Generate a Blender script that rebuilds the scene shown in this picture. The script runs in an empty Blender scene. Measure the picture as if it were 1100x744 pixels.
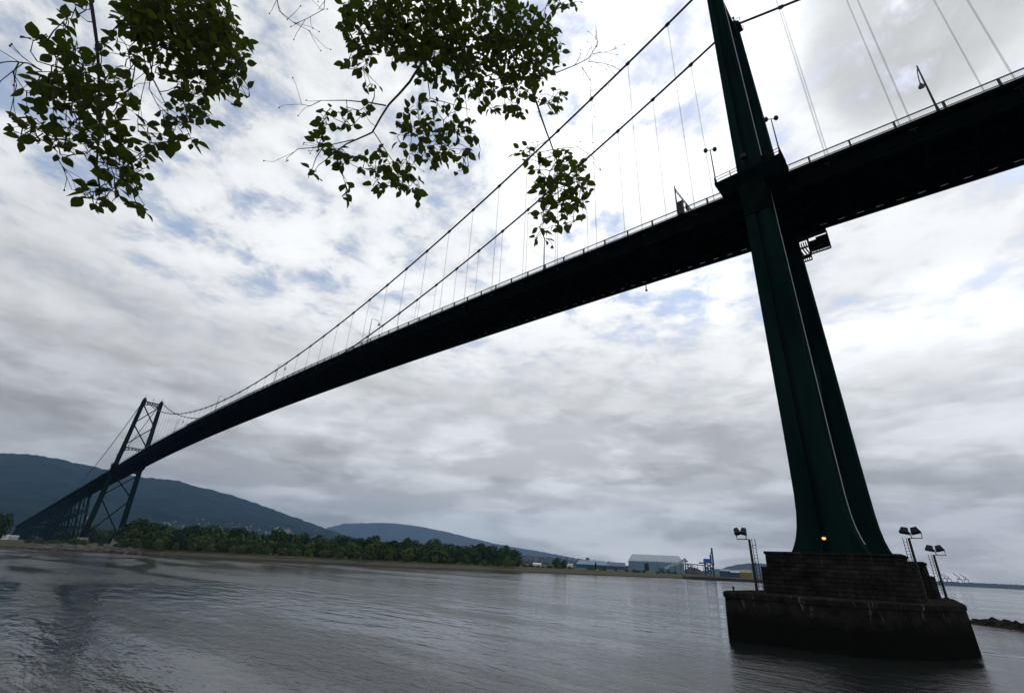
import bpy, math, random
import numpy as np
from mathutils import Vector, Matrix, noise as mn

# ------------------------------------------------------------------ camera
S = bpy.context.scene
COL = S.collection
R = math.radians
FW = Vector((0.6268, -0.6576, 0.4179)); RT = Vector((-0.7375, -0.6738, 0.0458)); UP = Vector((-0.2515, 0.3369, 0.9073))
CAMPOS = Vector((-11.443, 71.905, 5.639)); FPX = 503.67
cd = bpy.data.cameras.new("camera"); cam = bpy.data.objects.new("camera", cd); COL.objects.link(cam)
cd.sensor_width = 36; cd.lens = 36*FPX/1100; cd.clip_start = 0.05; cd.clip_end = 60000
FW.normalize(); RT = (RT - FW*RT.dot(FW)).normalized(); UP = RT.cross(FW)
M = Matrix((RT, UP, -FW)).transposed().to_4x4(); M.translation = CAMPOS
cam.matrix_world = M
S.camera = cam

def ray(px, py): return (FW*FPX + RT*(px-550) + UP*(372-py)).normalized()
# ------------------------------------------------------------------ world (overcast sky with broken cloud) and sun
SUN = Vector((-0.27, -0.50, 0.83)).normalized()
SUN_EL = math.asin(SUN.z); SUN_AZ = math.atan2(SUN.x, SUN.y)
def build_world():
    W = bpy.data.worlds.new("World"); S.world = W; W.use_nodes = True
    nt = W.node_tree; nt.nodes.clear(); N = nt.nodes; Lk = nt.links
    def n(t, **k):
        x = N.new(t)
        for a, b in k.items(): setattr(x, a, b)
        return x
    def mth(op, a, b=None, clamp=False):
        x = n('ShaderNodeMath', operation=op, use_clamp=clamp)
        for i, v in enumerate((a, b)):
            if v is None: continue
            if isinstance(v, (int, float)): x.inputs[i].default_value = v
            else: Lk.new(v, x.inputs[i])
        return x.outputs[0]
    def mrange(v, a, b, c, d, smooth=True):
        x = n('ShaderNodeMapRange'); x.interpolation_type = 'SMOOTHSTEP' if smooth else 'LINEAR'
        Lk.new(v, x.inputs[0])
        for i, q in enumerate((a, b, c, d)): x.inputs[i+1].default_value = q
        return x.outputs[0]
    out = n('ShaderNodeOutputWorld'); bg = n('ShaderNodeBackground'); bg.inputs[1].default_value = 0.1
    Lk.new(bg.outputs[0], out.inputs[0])
    sky = n('ShaderNodeTexSky', sky_type='NISHITA'); sky.sun_disc = False
    sky.sun_elevation = SUN_EL; sky.sun_rotation = SUN_AZ
    tc = n('ShaderNodeTexCoord'); sp = n('ShaderNodeSeparateXYZ'); Lk.new(tc.outputs['Generated'], sp.inputs[0])
    X, Y, Z = sp.outputs
    zc = mth('MAXIMUM', Z, 0.0)
    den = mth('ADD', zc, 0.10)
    cx = mth('DIVIDE', X, den); cy = mth('DIVIDE', Y, den)
    cv = n('ShaderNodeCombineXYZ'); Lk.new(cx, cv.inputs[0]); Lk.new(cy, cv.inputs[1])
    def fbm(scale, det, rough, w, dist=0.0, lac=2.0):
        x = n('ShaderNodeTexNoise'); x.noise_dimensions = '4D'; Lk.new(cv.outputs[0], x.inputs['Vector'])
        x.inputs['Scale'].default_value = scale; x.inputs['Detail'].default_value = det
        x.inputs['Roughness'].default_value = rough; x.inputs['W'].default_value = w
        x.inputs['Distortion'].default_value = dist; x.inputs['Lacunarity'].default_value = lac
        return x.outputs['Fac']
    big = fbm(0.80, 5, 0.50, 3.3, 0.25)        # thick grey undersides
    med = fbm(2.6, 8, 0.58, 7.1, 0.35)         # billows
    fine = fbm(6.5, 7, 0.62, 1.7, 0.3)         # mottled ragged edges and small gaps
    # the low, far bank of stratocumulus seen edge on: heaped layers
    lv = n('ShaderNodeCombineXYZ'); Lk.new(X, lv.inputs[0]); Lk.new(Y, lv.inputs[1]); Lk.new(mth('MULTIPLY', mth('POWER', zc, 0.8), 3.0), lv.inputs[2])
    def lown(scale, det, rough, w, dist):
        x = n('ShaderNodeTexNoise'); x.noise_dimensions = '4D'; Lk.new(lv.outputs[0], x.inputs['Vector'])
        x.inputs['Scale'].default_value = scale; x.inputs['Detail'].default_value = det; x.inputs['Roughness'].default_value = rough; x.inputs['W'].default_value = w; x.inputs['Distortion'].default_value = dist
        return x.outputs['Fac']
    low1 = lown(5.2, 9, 0.55, 2.2, 0.2); low2 = lown(1.5, 4, 0.5, 5.2, 0.2)
    vd = n('ShaderNodeVectorMath', operation='DOT_PRODUCT'); Lk.new(tc.outputs['Generated'], vd.inputs[0])
    vd.inputs[1].default_value = tuple(SUN)
    glow = mrange(vd.outputs['Value'], 0.50, 1.0, 0.0, 1.0)
    elev = mrange(Z, 0.0, 0.55, 0.63, 0.86)
    b1 = mth('ADD', elev, mth('MULTIPLY', glow, 0.50))
    wlow = mrange(Z, 0.16, 0.46, 1.0, 0.0)
    modh = mth('MULTIPLY', mrange(big, 0.36, 0.62, 1.10, 0.72), mrange(mth('ADD', mth('MULTIPLY', med, 0.55), mth('MULTIPLY', fine, 0.45)), 0.40, 0.60, 0.84, 1.14))
    modl = mth('MULTIPLY', mrange(low1, 0.40, 0.61, 0.78, 1.17), mrange(low2, 0.36, 0.64, 0.88, 1.10))
    low3 = lown(3.6, 8, 0.56, 9.4, 0.15)       # separate darker cumulus bases floating before the pale bank
    modl = mth('MULTIPLY', modl, mrange(low3, 0.53, 0.62, 1.05, 0.82))
    mm = n('ShaderNodeMix', data_type='FLOAT'); Lk.new(wlow, mm.inputs[0]); Lk.new(modh, mm.inputs[2]); Lk.new(modl, mm.inputs[3])
    nd_ = mth('ADD', mth('MULTIPLY', X, 0.97), mth('MULTIPLY', Y, 0.10))
    dim = mrange(mth('SUBTRACT', nd_, mth('MULTIPLY', zc, 0.6)), 0.62, 0.95, 1.0, 0.66)     # heavier cloud banked over the mountain
    pd = n('ShaderNodeVectorMath', operation='DOT_PRODUCT'); Lk.new(tc.outputs['Generated'], pd.inputs[0]); pd.inputs[1].default_value = tuple(ray(960, 10))
    patch = mrange(mth('ADD', pd.outputs['Value'], mth('MULTIPLY', mth('SUBTRACT', big, 0.5), 0.05)), 0.988, 0.999, 1.0, 0.64)
    b2 = mth('MULTIPLY', mth('MULTIPLY', mth('MULTIPLY', b1, mm.outputs[0]), dim), patch)
    tint = n('ShaderNodeMix', data_type='RGBA'); Lk.new(mrange(b2, 0.15, 0.7, 0, 1), tint.inputs[0])
    tint.inputs[6].default_value = (1.02, 1.0, 0.975, 1); tint.inputs[7].default_value = (0.98, 1.0, 1.02, 1)
    sc = n('ShaderNodeVectorMath', operation='SCALE'); Lk.new(tint.outputs[2], sc.inputs[0]); Lk.new(mth('MULTIPLY', b2, 10.0), sc.inputs[3])
    gapn = mth('ADD', mth('MULTIPLY', med, 0.42), mth('MULTIPLY', fine, 0.58))
    gap = mrange(gapn, 0.39, 0.51, 0.70, 0.0)
    gap = mth('MULTIPLY', gap, mrange(Z, 0.30, 0.50, 0.0, 1.0))
    skys = n('ShaderNodeVectorMath', operation='SCALE'); Lk.new(sky.outputs[0], skys.inputs[0]); skys.inputs[3].default_value = 1.9
    mix = n('ShaderNodeMix', data_type='RGBA'); Lk.new(gap, mix.inputs[0]); Lk.new(sc.outputs[0], mix.inputs[6]); Lk.new(skys.outputs[0], mix.inputs[7])
    Lk.new(mix.outputs[2], bg.inputs[0])
build_world()
ld = bpy.data.lights.new("sun", 'SUN'); ld.energy = 0.5; ld.angle = R(25); ld.color = (1, 0.96, 0.9)
sun = bpy.data.objects.new("sun", ld); COL.objects.link(sun); sun.rotation_euler = SUN.to_track_quat('Z', 'Y').to_euler(); sun.location = (0, 0, 300)
S.view_settings.view_transform = 'Standard'; S.view_settings.look = 'None'
S.view_settings.exposure = 0; S.view_settings.gamma = 1; S.view_settings.use_curve_mapping = False
S.cycles.max_bounces = 6; S.cycles.volume_bounces = 0; S.cycles.use_denoising = True

# ------------------------------------------------------------------ helpers
rnd = random.Random(11)
def at(px, py, D):                       # the point seen at a photo pixel, D metres away over the ground
    d = ray(px, py); h = math.hypot(d.x, d.y); return CAMPOS + d*(D/h)
def onz(px, py, z):
    d = ray(px, py); return CAMPOS + d*((z-CAMPOS.z)/d.z)

class MB:
    def __init__(s): s.v = []; s.f = []
    def add(s, vs, fs):
        o = len(s.v); s.v += [tuple(v) for v in vs]; s.f += [tuple(i+o for i in f) for f in fs]
    def box(s, c, size, rz=0.0, taper=1.0):
        hx, hy, hz = size[0]/2, size[1]/2, size[2]/2; ca, sa = math.cos(rz), math.sin(rz); vs = []
        for k in (-1, 1):
            t = taper if k > 0 else 1
            for i, j in ((-1, -1), (1, -1), (1, 1), (-1, 1)):
                x, y = i*hx*t, j*hy*t; vs.append((c[0]+x*ca-y*sa, c[1]+x*sa+y*ca, c[2]+k*hz))
        s.add(vs, [(3, 2, 1, 0), (4, 5, 6, 7), (0, 1, 5, 4), (1, 2, 6, 5), (2, 3, 7, 6), (3, 0, 4, 7)])
    def bx(s, x0, x1, y0, y1, z0, z1): s.box(((x0+x1)/2, (y0+y1)/2, (z0+z1)/2), (abs(x1-x0), abs(y1-y0), abs(z1-z0)))
    def bar(s, a, b, w, h=None, up=Vector((0, 0, 1))):
        a = Vector(a); b = Vector(b); h = h or w; d = (b-a).normalized()
        if abs(d.dot(up)) > 0.99: up = Vector((1, 0, 0))
        r = d.cross(up).normalized(); u = r.cross(d)
        vs = [p + r*(i*w/2) + u*(j*h/2) for p in (a, b) for i, j in ((-1, -1), (1, -1), (1, 1), (-1, 1))]
        s.add(vs, [(0, 1, 2, 3), (7, 6, 5, 4), (4, 5, 1, 0), (5, 6, 2, 1), (6, 7, 3, 2), (7, 4, 0, 3)])
    def tube(s, pts, r, n=6, caps=True):
        pts = [Vector(p) for p in pts]; rs = r if isinstance(r, (list, tuple)) else [r]*len(pts); o = len(s.v); ref = None
        for i, p in enumerate(pts):
            d = (pts[min(i+1, len(pts)-1)] - pts[max(i-1, 0)]).normalized()
            if ref is None: ref = Vector((0, 0, 1)) if abs(d.z) < 0.9 else Vector((1, 0, 0))
            a = d.cross(ref).normalized(); b = a.cross(d)
            ref = b
            for k in range(n):
                t = 2*math.pi*k/n; s.v.append(tuple(p + a*(rs[i]*math.cos(t)) + b*(rs[i]*math.sin(t))))
        for i in range(len(pts)-1):
            for k in range(n):
                q = (k+1) % n; s.f.append((o+i*n+k, o+i*n+q, o+(i+1)*n+q, o+(i+1)*n+k))
        if caps:
            s.f.append(tuple(o+k for k in range(n-1, -1, -1))); e = o+(len(pts)-1)*n; s.f.append(tuple(e+k for k in range(n)))
    def loft(s, rings, caps=True):
        o = len(s.v); n = len(rings[0])
        for rg in rings: s.v += [tuple(p) for p in rg]
        for i in range(len(rings)-1):
            for k in range(n):
                q = (k+1) % n; s.f.append((o+i*n+k, o+i*n+q, o+(i+1)*n+q, o+(i+1)*n+k))
        if caps:
            s.f.append(tuple(o+k for k in range(n-1, -1, -1))); e = o+(len(rings)-1)*n; s.f.append(tuple(e+k for k in range(n)))
    def mesh(s, name, mat=None, smooth=False):
        me = bpy.data.meshes.new(name); me.from_pydata(s.v, [], s.f); me.update()
        if mat: me.materials.append(mat)
        if smooth:
            for p in me.polygons: p.use_smooth = True
        return me
    def obj(s, name, mat=None, parent=None, smooth=False):
        return mkobj(name, s.mesh(name, mat, smooth), parent)
def mkobj(name, data, parent=None):
    o = bpy.data.objects.new(name, data); COL.objects.link(o)
    if parent: o.parent = parent
    return o
def tag(o, label=None, cat=None, group=None, kind=None):
    for k, v in (('label', label), ('category', cat), ('group', group), ('kind', kind)):
        if v: o[k] = v
    return o
def empty(name, loc=(0, 0, 0), rz=0.0):
    o = bpy.data.objects.new(name, None); COL.objects.link(o); o.location = loc; o.rotation_euler = (0, 0, rz); o.empty_display_size = 0.5; return o
def copy_tree(o, parent=None):
    c = o.copy(); COL.objects.link(c); c.parent = parent
    for ch in list(o.children): copy_tree(ch, c)
    return c

# ------------------------------------------------------------------ materials
def mat(name, col, rough=0.6, var=0.25, scale=1.0, col2=None, bump=0.0, bscale=8.0, metal=0.0, spec=0.5, streak=None, objrand=0.0):
    m = bpy.data.materials.new(name); m.use_nodes = True; nt = m.node_tree; N = nt.nodes; Lk = nt.links; b = N['Principled BSDF']
    b.inputs['Roughness'].default_value = rough; b.inputs['Metallic'].default_value = metal; b.inputs['Specular IOR Level'].default_value = spec
    tc = N.new('ShaderNodeTexCoord'); nz = N.new('ShaderNodeTexNoise'); nz.inputs['Scale'].default_value = scale; nz.inputs['Detail'].default_value = 6
    if streak:
        mp = N.new('ShaderNodeMapping'); mp.inputs['Scale'].default_value = streak; Lk.new(tc.outputs['Object'], mp.inputs[0]); Lk.new(mp.outputs[0], nz.inputs['Vector'])
    else: Lk.new(tc.outputs['Object'], nz.inputs['Vector'])
    rp = N.new('ShaderNodeValToRGB'); rp.color_ramp.elements[0].position = 0.3; rp.color_ramp.elements[1].position = 0.7
    a = [c*(1-var) for c in col]; c2 = col2 or [min(1, c*(1+var)) for c in col]
    rp.color_ramp.elements[0].color = (*a, 1); rp.color_ramp.elements[1].color = (*c2, 1)
    Lk.new(nz.outputs['Fac'], rp.inputs[0]); last = rp.outputs[0]
    if objrand:
        oi = N.new('ShaderNodeObjectInfo'); hs = N.new('ShaderNodeHueSaturation'); Lk.new(last, hs.inputs['Color'])
        mr = N.new('ShaderNodeMapRange'); Lk.new(oi.outputs['Random'], mr.inputs[0]); mr.inputs[3].default_value = 1-objrand; mr.inputs[4].default_value = 1+objrand
        Lk.new(mr.outputs[0], hs.inputs['Value'])
        mr2 = N.new('ShaderNodeMapRange'); Lk.new(oi.outputs['Random'], mr2.inputs[0]); mr2.inputs[3].default_value = 0.515; mr2.inputs[4].default_value = 0.485
        Lk.new(mr2.outputs[0], hs.inputs['Hue']); last = hs.outputs[0]
    Lk.new(last, b.inputs['Base Color'])
    if bump:
        n2 = N.new('ShaderNodeTexNoise'); n2.inputs['Scale'].default_value = bscale; n2.inputs['Detail'].default_value = 5; Lk.new(tc.outputs['Object'], n2.inputs['Vector'])
        bp = N.new('ShaderNodeBump'); bp.inputs['Strength'].default_value = bump; Lk.new(n2.outputs['Fac'], bp.inputs['Height']); Lk.new(bp.outputs[0], b.inputs['Normal'])
    return m
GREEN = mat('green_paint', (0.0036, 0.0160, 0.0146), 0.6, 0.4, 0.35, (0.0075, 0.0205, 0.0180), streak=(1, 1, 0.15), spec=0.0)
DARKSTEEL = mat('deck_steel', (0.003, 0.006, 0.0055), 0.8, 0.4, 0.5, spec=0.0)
CABLE = mat('cable_paint', (0.010, 0.022, 0.021), 0.6, 0.3, 2.0, spec=0.3)
ROPE = mat('hanger_rope', (0.035, 0.045, 0.045), 0.6, 0.2, 2.0, spec=0.3)
RAIL = mat('rail_steel', (0.014, 0.024, 0.023), 0.6, 0.3, 2.0, spec=0.3)
PALE = mat('pale_highlight', (0.62, 0.63, 0.62), 0.4, 0.15, 3.0)  # pale colour drawing the reflected light on the leg edge
BLACK = mat('black_metal', (0.010, 0.010, 0.011), 0.55, 0.3, 4.0, spec=0.3)
ASPHALT = mat('asphalt', (0.04, 0.04, 0.042), 0.9, 0.2, 5.0)
TRUNK = mat('bark', (0.022, 0.018, 0.014), 0.9, 0.4, 9.0, bump=0.5, bscale=20)

def concrete_mat(name, base, wet_z, stain=True):
    m = bpy.data.materials.new(name); m.use_nodes = True; nt = m.node_tree; N = nt.nodes; Lk = nt.links; b = N['Principled BSDF']
    b.inputs['Roughness'].default_value = 0.9; b.inputs['Specular IOR Level'].default_value = 0.0
    geo = N.new('ShaderNodeNewGeometry'); sp = N.new('ShaderNodeSeparateXYZ'); Lk.new(geo.outputs['Position'], sp.inputs[0])
    nz = N.new('ShaderNodeTexNoise'); nz.inputs['Scale'].default_value = 0.8; nz.inputs['Detail'].default_value = 8; nz.inputs['Roughness'].default_value = 0.65; Lk.new(geo.outputs['Position'], nz.inputs['Vector'])
    rp = N.new('ShaderNodeValToRGB'); rp.color_ramp.elements[0].position = 0.32; rp.color_ramp.elements[1].position = 0.72
    rp.color_ramp.elements[0].color = (*[c*0.45 for c in base], 1); rp.color_ramp.elements[1].color = (*[c*1.5 for c in base], 1); Lk.new(nz.outputs['Fac'], rp.inputs[0])
    # white lime runs below the top edge
    mp = N.new('ShaderNodeMapping'); mp.inputs['Scale'].default_value = (1.6, 1.6, 0.28); Lk.new(geo.outputs['Position'], mp.inputs[0])
    st = N.new('ShaderNodeTexNoise'); st.inputs['Scale'].default_value = 1.6; st.inputs['Detail'].default_value = 6; st.inputs['Roughness'].default_value = 0.7; Lk.new(mp.outputs[0], st.inputs['Vector'])
    s1 = N.new('ShaderNodeMapRange'); Lk.new(st.outputs['Fac'], s1.inputs[0]); s1.inputs[1].default_value = 0.58; s1.inputs[2].default_value = 0.68
    s2 = N.new('ShaderNodeMapRange'); Lk.new(sp.outputs[2], s2.inputs[0]); s2.inputs[1].default_value = wet_z; s2.inputs[2].default_value = wet_z+0.8
    mu = N.new('ShaderNodeMath'); mu.operation = 'MULTIPLY'; Lk.new(s1.outputs[0], mu.inputs[0]); Lk.new(s2.outputs[0], mu.inputs[1])
    mu2 = N.new('ShaderNodeMath'); mu2.operation = 'MULTIPLY'; Lk.new(mu.outputs[0], mu2.inputs[0]); mu2.inputs[1].default_value = 0.75 if stain else 0.15
    mx = N.new('ShaderNodeMix'); mx.data_type = 'RGBA'; Lk.new(mu2.outputs[0], mx.inputs[0]); Lk.new(rp.outputs[0], mx.inputs[6]); mx.inputs[7].default_value = (0.12, 0.115, 0.10, 1)
    # tide-wet dark band of weed
    wn = N.new('ShaderNodeMath'); wn.operation = 'MULTIPLY_ADD'; Lk.new(nz.outputs['Fac'], wn.inputs[0]); wn.inputs[1].default_value = 1.6; Lk.new(sp.outputs[2], wn.inputs[2])
    w = N.new('ShaderNodeMapRange'); Lk.new(wn.outputs[0], w.inputs[0]); w.inputs[1].default_value = wet_z+0.3; w.inputs[2].default_value = wet_z+1.3
    mx2 = N.new('ShaderNodeMix'); mx2.data_type = 'RGBA'; Lk.new(w.outputs[0], mx2.inputs[0]); mx2.inputs[6].default_value = (0.007, 0.007, 0.006, 1); Lk.new(mx.outputs[2], mx2.inputs[7])
    last = mx2.outputs[2]
    if not stain:                       # coursed stone blocks
        ad = N.new('ShaderNodeMath'); ad.operation = 'ADD'; Lk.new(sp.outputs[0], ad.inputs[0]); Lk.new(sp.outputs[1], ad.inputs[1])
        cb = N.new('ShaderNodeCombineXYZ'); Lk.new(ad.outputs[0], cb.inputs[0]); Lk.new(sp.outputs[2], cb.inputs[1])
        br = N.new('ShaderNodeTexBrick'); Lk.new(cb.outputs[0], br.inputs['Vector']); br.inputs['Scale'].default_value = 1.0; br.inputs['Brick Width'].default_value = 1.5; br.inputs['Row Height'].default_value = 0.41; br.inputs['Mortar Size'].default_value = 0.03
        br.inputs['Color1'].default_value = (0.75, 0.75, 0.75, 1); br.inputs['Color2'].default_value = (1.25, 1.2, 1.15, 1); br.inputs['Mortar'].default_value = (0.3, 0.3, 0.3, 1)
        ml = N.new('ShaderNodeMix'); ml.data_type = 'RGBA'; ml.blend_type = 'MULTIPLY'; ml.inputs[0].default_value = 1.0; Lk.new(last, ml.inputs[6]); Lk.new(br.outputs['Color'], ml.inputs[7]); last = ml.outputs[2]
    Lk.new(last, b.inputs['Base Color'])
    bp = N.new('ShaderNodeBump'); bp.inputs['Strength'].default_value = 0.5; bp.inputs['Distance'].default_value = 0.06; Lk.new(nz.outputs['Fac'], bp.inputs['Height']); Lk.new(bp.outputs[0], b.inputs['Normal'])
    return m
PIERMAT = concrete_mat('pier_concrete', (0.018, 0.0162, 0.0145), 2.3)
PEDMAT = concrete_mat('pedestal_stone', (0.021, 0.018, 0.017), -20, False)

# ------------------------------------------------------------------ water
def build_water():
    m = bpy.data.materials.new('water'); m.use_nodes = True; nt = m.node_tree; N = nt.nodes; Lk = nt.links; b = N['Principled BSDF']
    b.inputs['Base Color'].default_value = (0.012, 0.015, 0.013, 1); b.inputs['IOR'].default_value = 1.33; b.inputs['Specular IOR Level'].default_value = 0.5
    geo = N.new('ShaderNodeNewGeometry')
    def noise(scale, det, sx, sy, rot=0.6, rough=0.55, dist=0.0):
        mp = N.new('ShaderNodeMapping'); mp.inputs['Rotation'].default_value = (0, 0, rot); mp.inputs['Scale'].default_value = (sx, sy, 1); Lk.new(geo.outputs['Position'], mp.inputs[0])
        x = N.new('ShaderNodeTexNoise'); x.inputs['Scale'].default_value = scale; x.inputs['Detail'].default_value = det; x.inputs['Roughness'].default_value = rough; x.inputs['Distortion'].default_value = dist
        Lk.new(mp.outputs[0], x.inputs['Vector']); return x.outputs['Fac']
    def mr(v, a, b_, c, d):
        x = N.new('ShaderNodeMapRange'); x.interpolation_type = 'SMOOTHSTEP'; Lk.new(v, x.inputs[0])
        for i, q in enumerate((a, b_, c, d)): x.inputs[i+1].default_value = q
        return x.outputs[0]
    slick = noise(0.020, 5, 0.55, 2.4, 0.85, 0.6, 0.8)       # tide lines: smooth and ruffled water
    amp = mr(slick, 0.44, 0.57, 0.15, 1.0)
    swell = noise(0.35, 4, 0.5, 1.4, 0.7)
    rip = noise(2.2, 5, 0.7, 1.3, 0.9, 0.6)
    def bump(h, dist, strg, prev=None):
        x = N.new('ShaderNodeBump'); x.inputs['Distance'].default_value = dist; Lk.new(h, x.inputs['Height'])
        if isinstance(strg, float): x.inputs['Strength'].default_value = strg
        else: Lk.new(strg, x.inputs['Strength'])
        if prev: Lk.new(prev, x.inputs['Normal'])
        return x.outputs[0]
    mid = noise(0.9, 4, 0.45, 1.5, 0.8, 0.55, 0.3)
    b0 = bump(swell, 0.28, 0.6); b1 = bump(mid, 0.14, amp, b0); b2 = bump(rip, 0.075, amp, b1)
    Lk.new(b2, b.inputs['Normal'])
    Lk.new(mr(slick, 0.42, 0.60, 0.02, 0.14), b.inputs['Roughness'])
    mb = MB(); mb.add([(-2400, 5200, 0), (10200, 5200, 0), (10200, -9400, 0), (-2400, -9400, 0)], [(3, 2, 1, 0)])
    o = mb.obj('water', m); tag(o, kind='structure')
build_water()

# ------------------------------------------------------------------ far shore land, mountains, hills
SHORE_PX = [(-260, 577), (-120, 582), (0, 587), (33, 589.4), (120, 593), (180, 597), (240, 600), (350, 605), (443, 610), (540, 613.5), (616, 616.5), (693, 619.8), (744, 621.2), (805, 622.6), (840, 623.2)]
SHORE = [onz(x, y, 0) for x, y in SHORE_PX]
SHORE_D = [math.hypot(p.x-CAMPOS.x, p.y-CAMPOS.y) for p in SHORE]
def shore_d(px):
    for (a, da), (b, db) in zip(zip([q[0] for q in SHORE_PX], SHORE_D), list(zip([q[0] for q in SHORE_PX], SHORE_D))[1:]):
        if a <= px <= b: return da + (db-da)*(px-a)/(b-a)
    return SHORE_D[0] if px < 0 else SHORE_D[-1]
GRASS = mat('scrub_ground', (0.070, 0.060, 0.030), 0.95, 0.5, 0.08, (0.060, 0.080, 0.028))
def build_land():
    m = bpy.data.materials.new('far_land'); m.use_nodes = True; nt = m.node_tree; N = nt.nodes; Lk = nt.links; b = N['Principled BSDF']
    b.inputs['Roughness'].default_value = 0.95; b.inputs['Specular IOR Level'].default_value = 0.1
    geo = N.new('ShaderNodeNewGeometry'); sp = N.new('ShaderNodeSeparateXYZ'); Lk.new(geo.outputs['Position'], sp.inputs[0])
    nz = N.new('ShaderNodeTexNoise'); nz.inputs['Scale'].default_value = 0.07; nz.inputs['Detail'].default_value = 8; Lk.new(geo.outputs['Position'], nz.inputs['Vector'])
    h = N.new('ShaderNodeMath'); h.operation = 'MULTIPLY_ADD'; Lk.new(nz.outputs['Fac'], h.inputs[0]); h.inputs[1].default_value = 1.2; Lk.new(sp.outputs[2], h.inputs[2])
    rp = N.new('ShaderNodeValToRGB'); e = rp.color_ramp.elements; mr = N.new('ShaderNodeMapRange'); Lk.new(h.outputs[0], mr.inputs[0]); mr.inputs[1].default_value = 0; mr.inputs[2].default_value = 5
    e[0].position = 0.12; e[0].color = (0.022, 0.022, 0.018, 1); e[1].position = 0.95; e[1].color = (0.042, 0.046, 0.022, 1)
    for pos, c in ((0.24, (0.030, 0.030, 0.024)), (0.30, (0.060, 0.054, 0.040)), (0.44, (0.066, 0.058, 0.038)), (0.60, (0.048, 0.050, 0.024))):
        q = e.new(pos); q.color = (*c, 1)
    Lk.new(mr.outputs[0], rp.inputs[0])
    Lk.new(rp.outputs[0], b.inputs['Base Color'])
    mb = MB(); rows = []
    pts = []
    for (a, b_) in zip(SHORE, SHORE[1:]):
        for k in range(12): pts.append(a.lerp(b_, k/12))
    pts.append(SHORE[-1]); pts.append(SHORE[-1] + Vector((1, -0.2, 0))*600)
    for off, z in ((-25, -1.5), (0, -0.02), (3, 0.35), (6, 1.2), (11, 2.2), (20, 2.9), (80, 3.4), (250, 3.6), (1200, 3.8), (4200, 4.2)):
        row = []
        for i, p in enumerate(pts):
            d = Vector((p.x-CAMPOS.x, p.y-CAMPOS.y, 0)).normalized(); j = (mn.noise(p*0.03)*3.0 + mn.noise(p*0.17)*1.4) if 0 < off < 40 else 0
            row.append(p + d*(off+j) + Vector((0, 0, z)))
        rows.append(row)
    n = len(pts)
    mb.add([v for r_ in rows for v in r_], [(i*n+k, i*n+k+1, (i+1)*n+k+1, (i+1)*n+k) for i in range(len(rows)-1) for k in range(n-1)])
    tag(mb.obj('far_shore', m, smooth=True), kind='structure')
build_land()

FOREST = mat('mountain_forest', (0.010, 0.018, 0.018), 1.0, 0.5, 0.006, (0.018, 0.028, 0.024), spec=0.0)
HAZEHILL = mat('hazy_hill', (0.045, 0.052, 0.060), 1.0, 0.35, 0.01, (0.06, 0.066, 0.074), spec=0.0)  # lighter bluish base colour puts distance haze into the far hills
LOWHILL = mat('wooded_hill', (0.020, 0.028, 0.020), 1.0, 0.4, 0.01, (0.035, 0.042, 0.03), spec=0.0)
def ridge(name, pts, D, D0, D1, z0, material, amp=0.04, seed=0.0, cols=260, foot_pow=1.15):
    xs = [p[0] for p in pts]; ys = [p[1] for p in pts]; mb = MB(); rows = 22; nb = 5; grid = []
    for i in range(cols+1):
        px = xs[0] + (xs[-1]-xs[0])*i/cols; py = float(np.interp(px, xs, ys)); top = at(px, py, D)
        d = Vector((top.x-CAMPOS.x, top.y-CAMPOS.y, 0)).normalized(); zt = top.z; col = []
        for j in range(rows+1+nb):
            if j <= rows: s = j/rows; dist = D0+(D-D0)*s; z = z0 + (zt-z0)*s**foot_pow
            else: s = 1-(j-rows)/nb; dist = D+(D1-D)*(1-s); z = z0+(zt-z0)*s
            p = Vector((CAMPOS.x, CAMPOS.y, 0)) + d*dist
            q = p*(6.0/D); q.z = seed
            z += 7.0*mn.noise(Vector((p.x*0.02, p.y*0.02, seed)))*min(1, j/4) + 4.0*rnd.uniform(-1, 1)*min(1, j/6)
            z += (zt-z0)*amp*(mn.fractal(q*2.2, 1.0, 2.0, 5))*min(1, 4*s*(1-s)+0.18)
            col.append((p.x, p.y, z))
        grid.append(col)
    m_ = rows+1+nb
    mb.add([v for c in grid for v in c], [(i*m_+j, (i+1)*m_+j, (i+1)*m_+j+1, i*m_+j+1) for i in range(cols) for j in range(m_-1)])
    o = mb.obj(name, material, smooth=True); tag(o, kind='structure'); return o
ridge('mountain', [(-420, 470), (-200, 478), (-60, 483), (0, 486), (40, 488), (90, 499), (150, 512), (190, 516), (250, 532), (300, 549), (370, 574), (440, 592), (480, 602)], 5200, 2300, 7200, 2, FOREST, 0.05, 1.0)
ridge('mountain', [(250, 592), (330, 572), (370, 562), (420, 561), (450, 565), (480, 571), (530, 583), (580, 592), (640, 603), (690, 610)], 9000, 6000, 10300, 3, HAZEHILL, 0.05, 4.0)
ridge('hill', [(480, 600), (520, 594), (545, 594), (580, 598), (620, 602), (660, 606), (720, 611), (760, 614)], 3400, 2000, 4400, 3, LOWHILL, 0.08, 7.0)
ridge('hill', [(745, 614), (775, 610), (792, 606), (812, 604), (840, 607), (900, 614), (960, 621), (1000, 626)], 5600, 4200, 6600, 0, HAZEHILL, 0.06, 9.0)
ridge('hill', [(930, 622), (985, 624), (1010, 624), (1030, 625.2), (1060, 626.6), (1100, 628.8), (1200, 634), (1330, 640)], 4600, 3800, 5600, -1, HAZEHILL, 0.22, 12.0, foot_pow=0.6)

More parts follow.
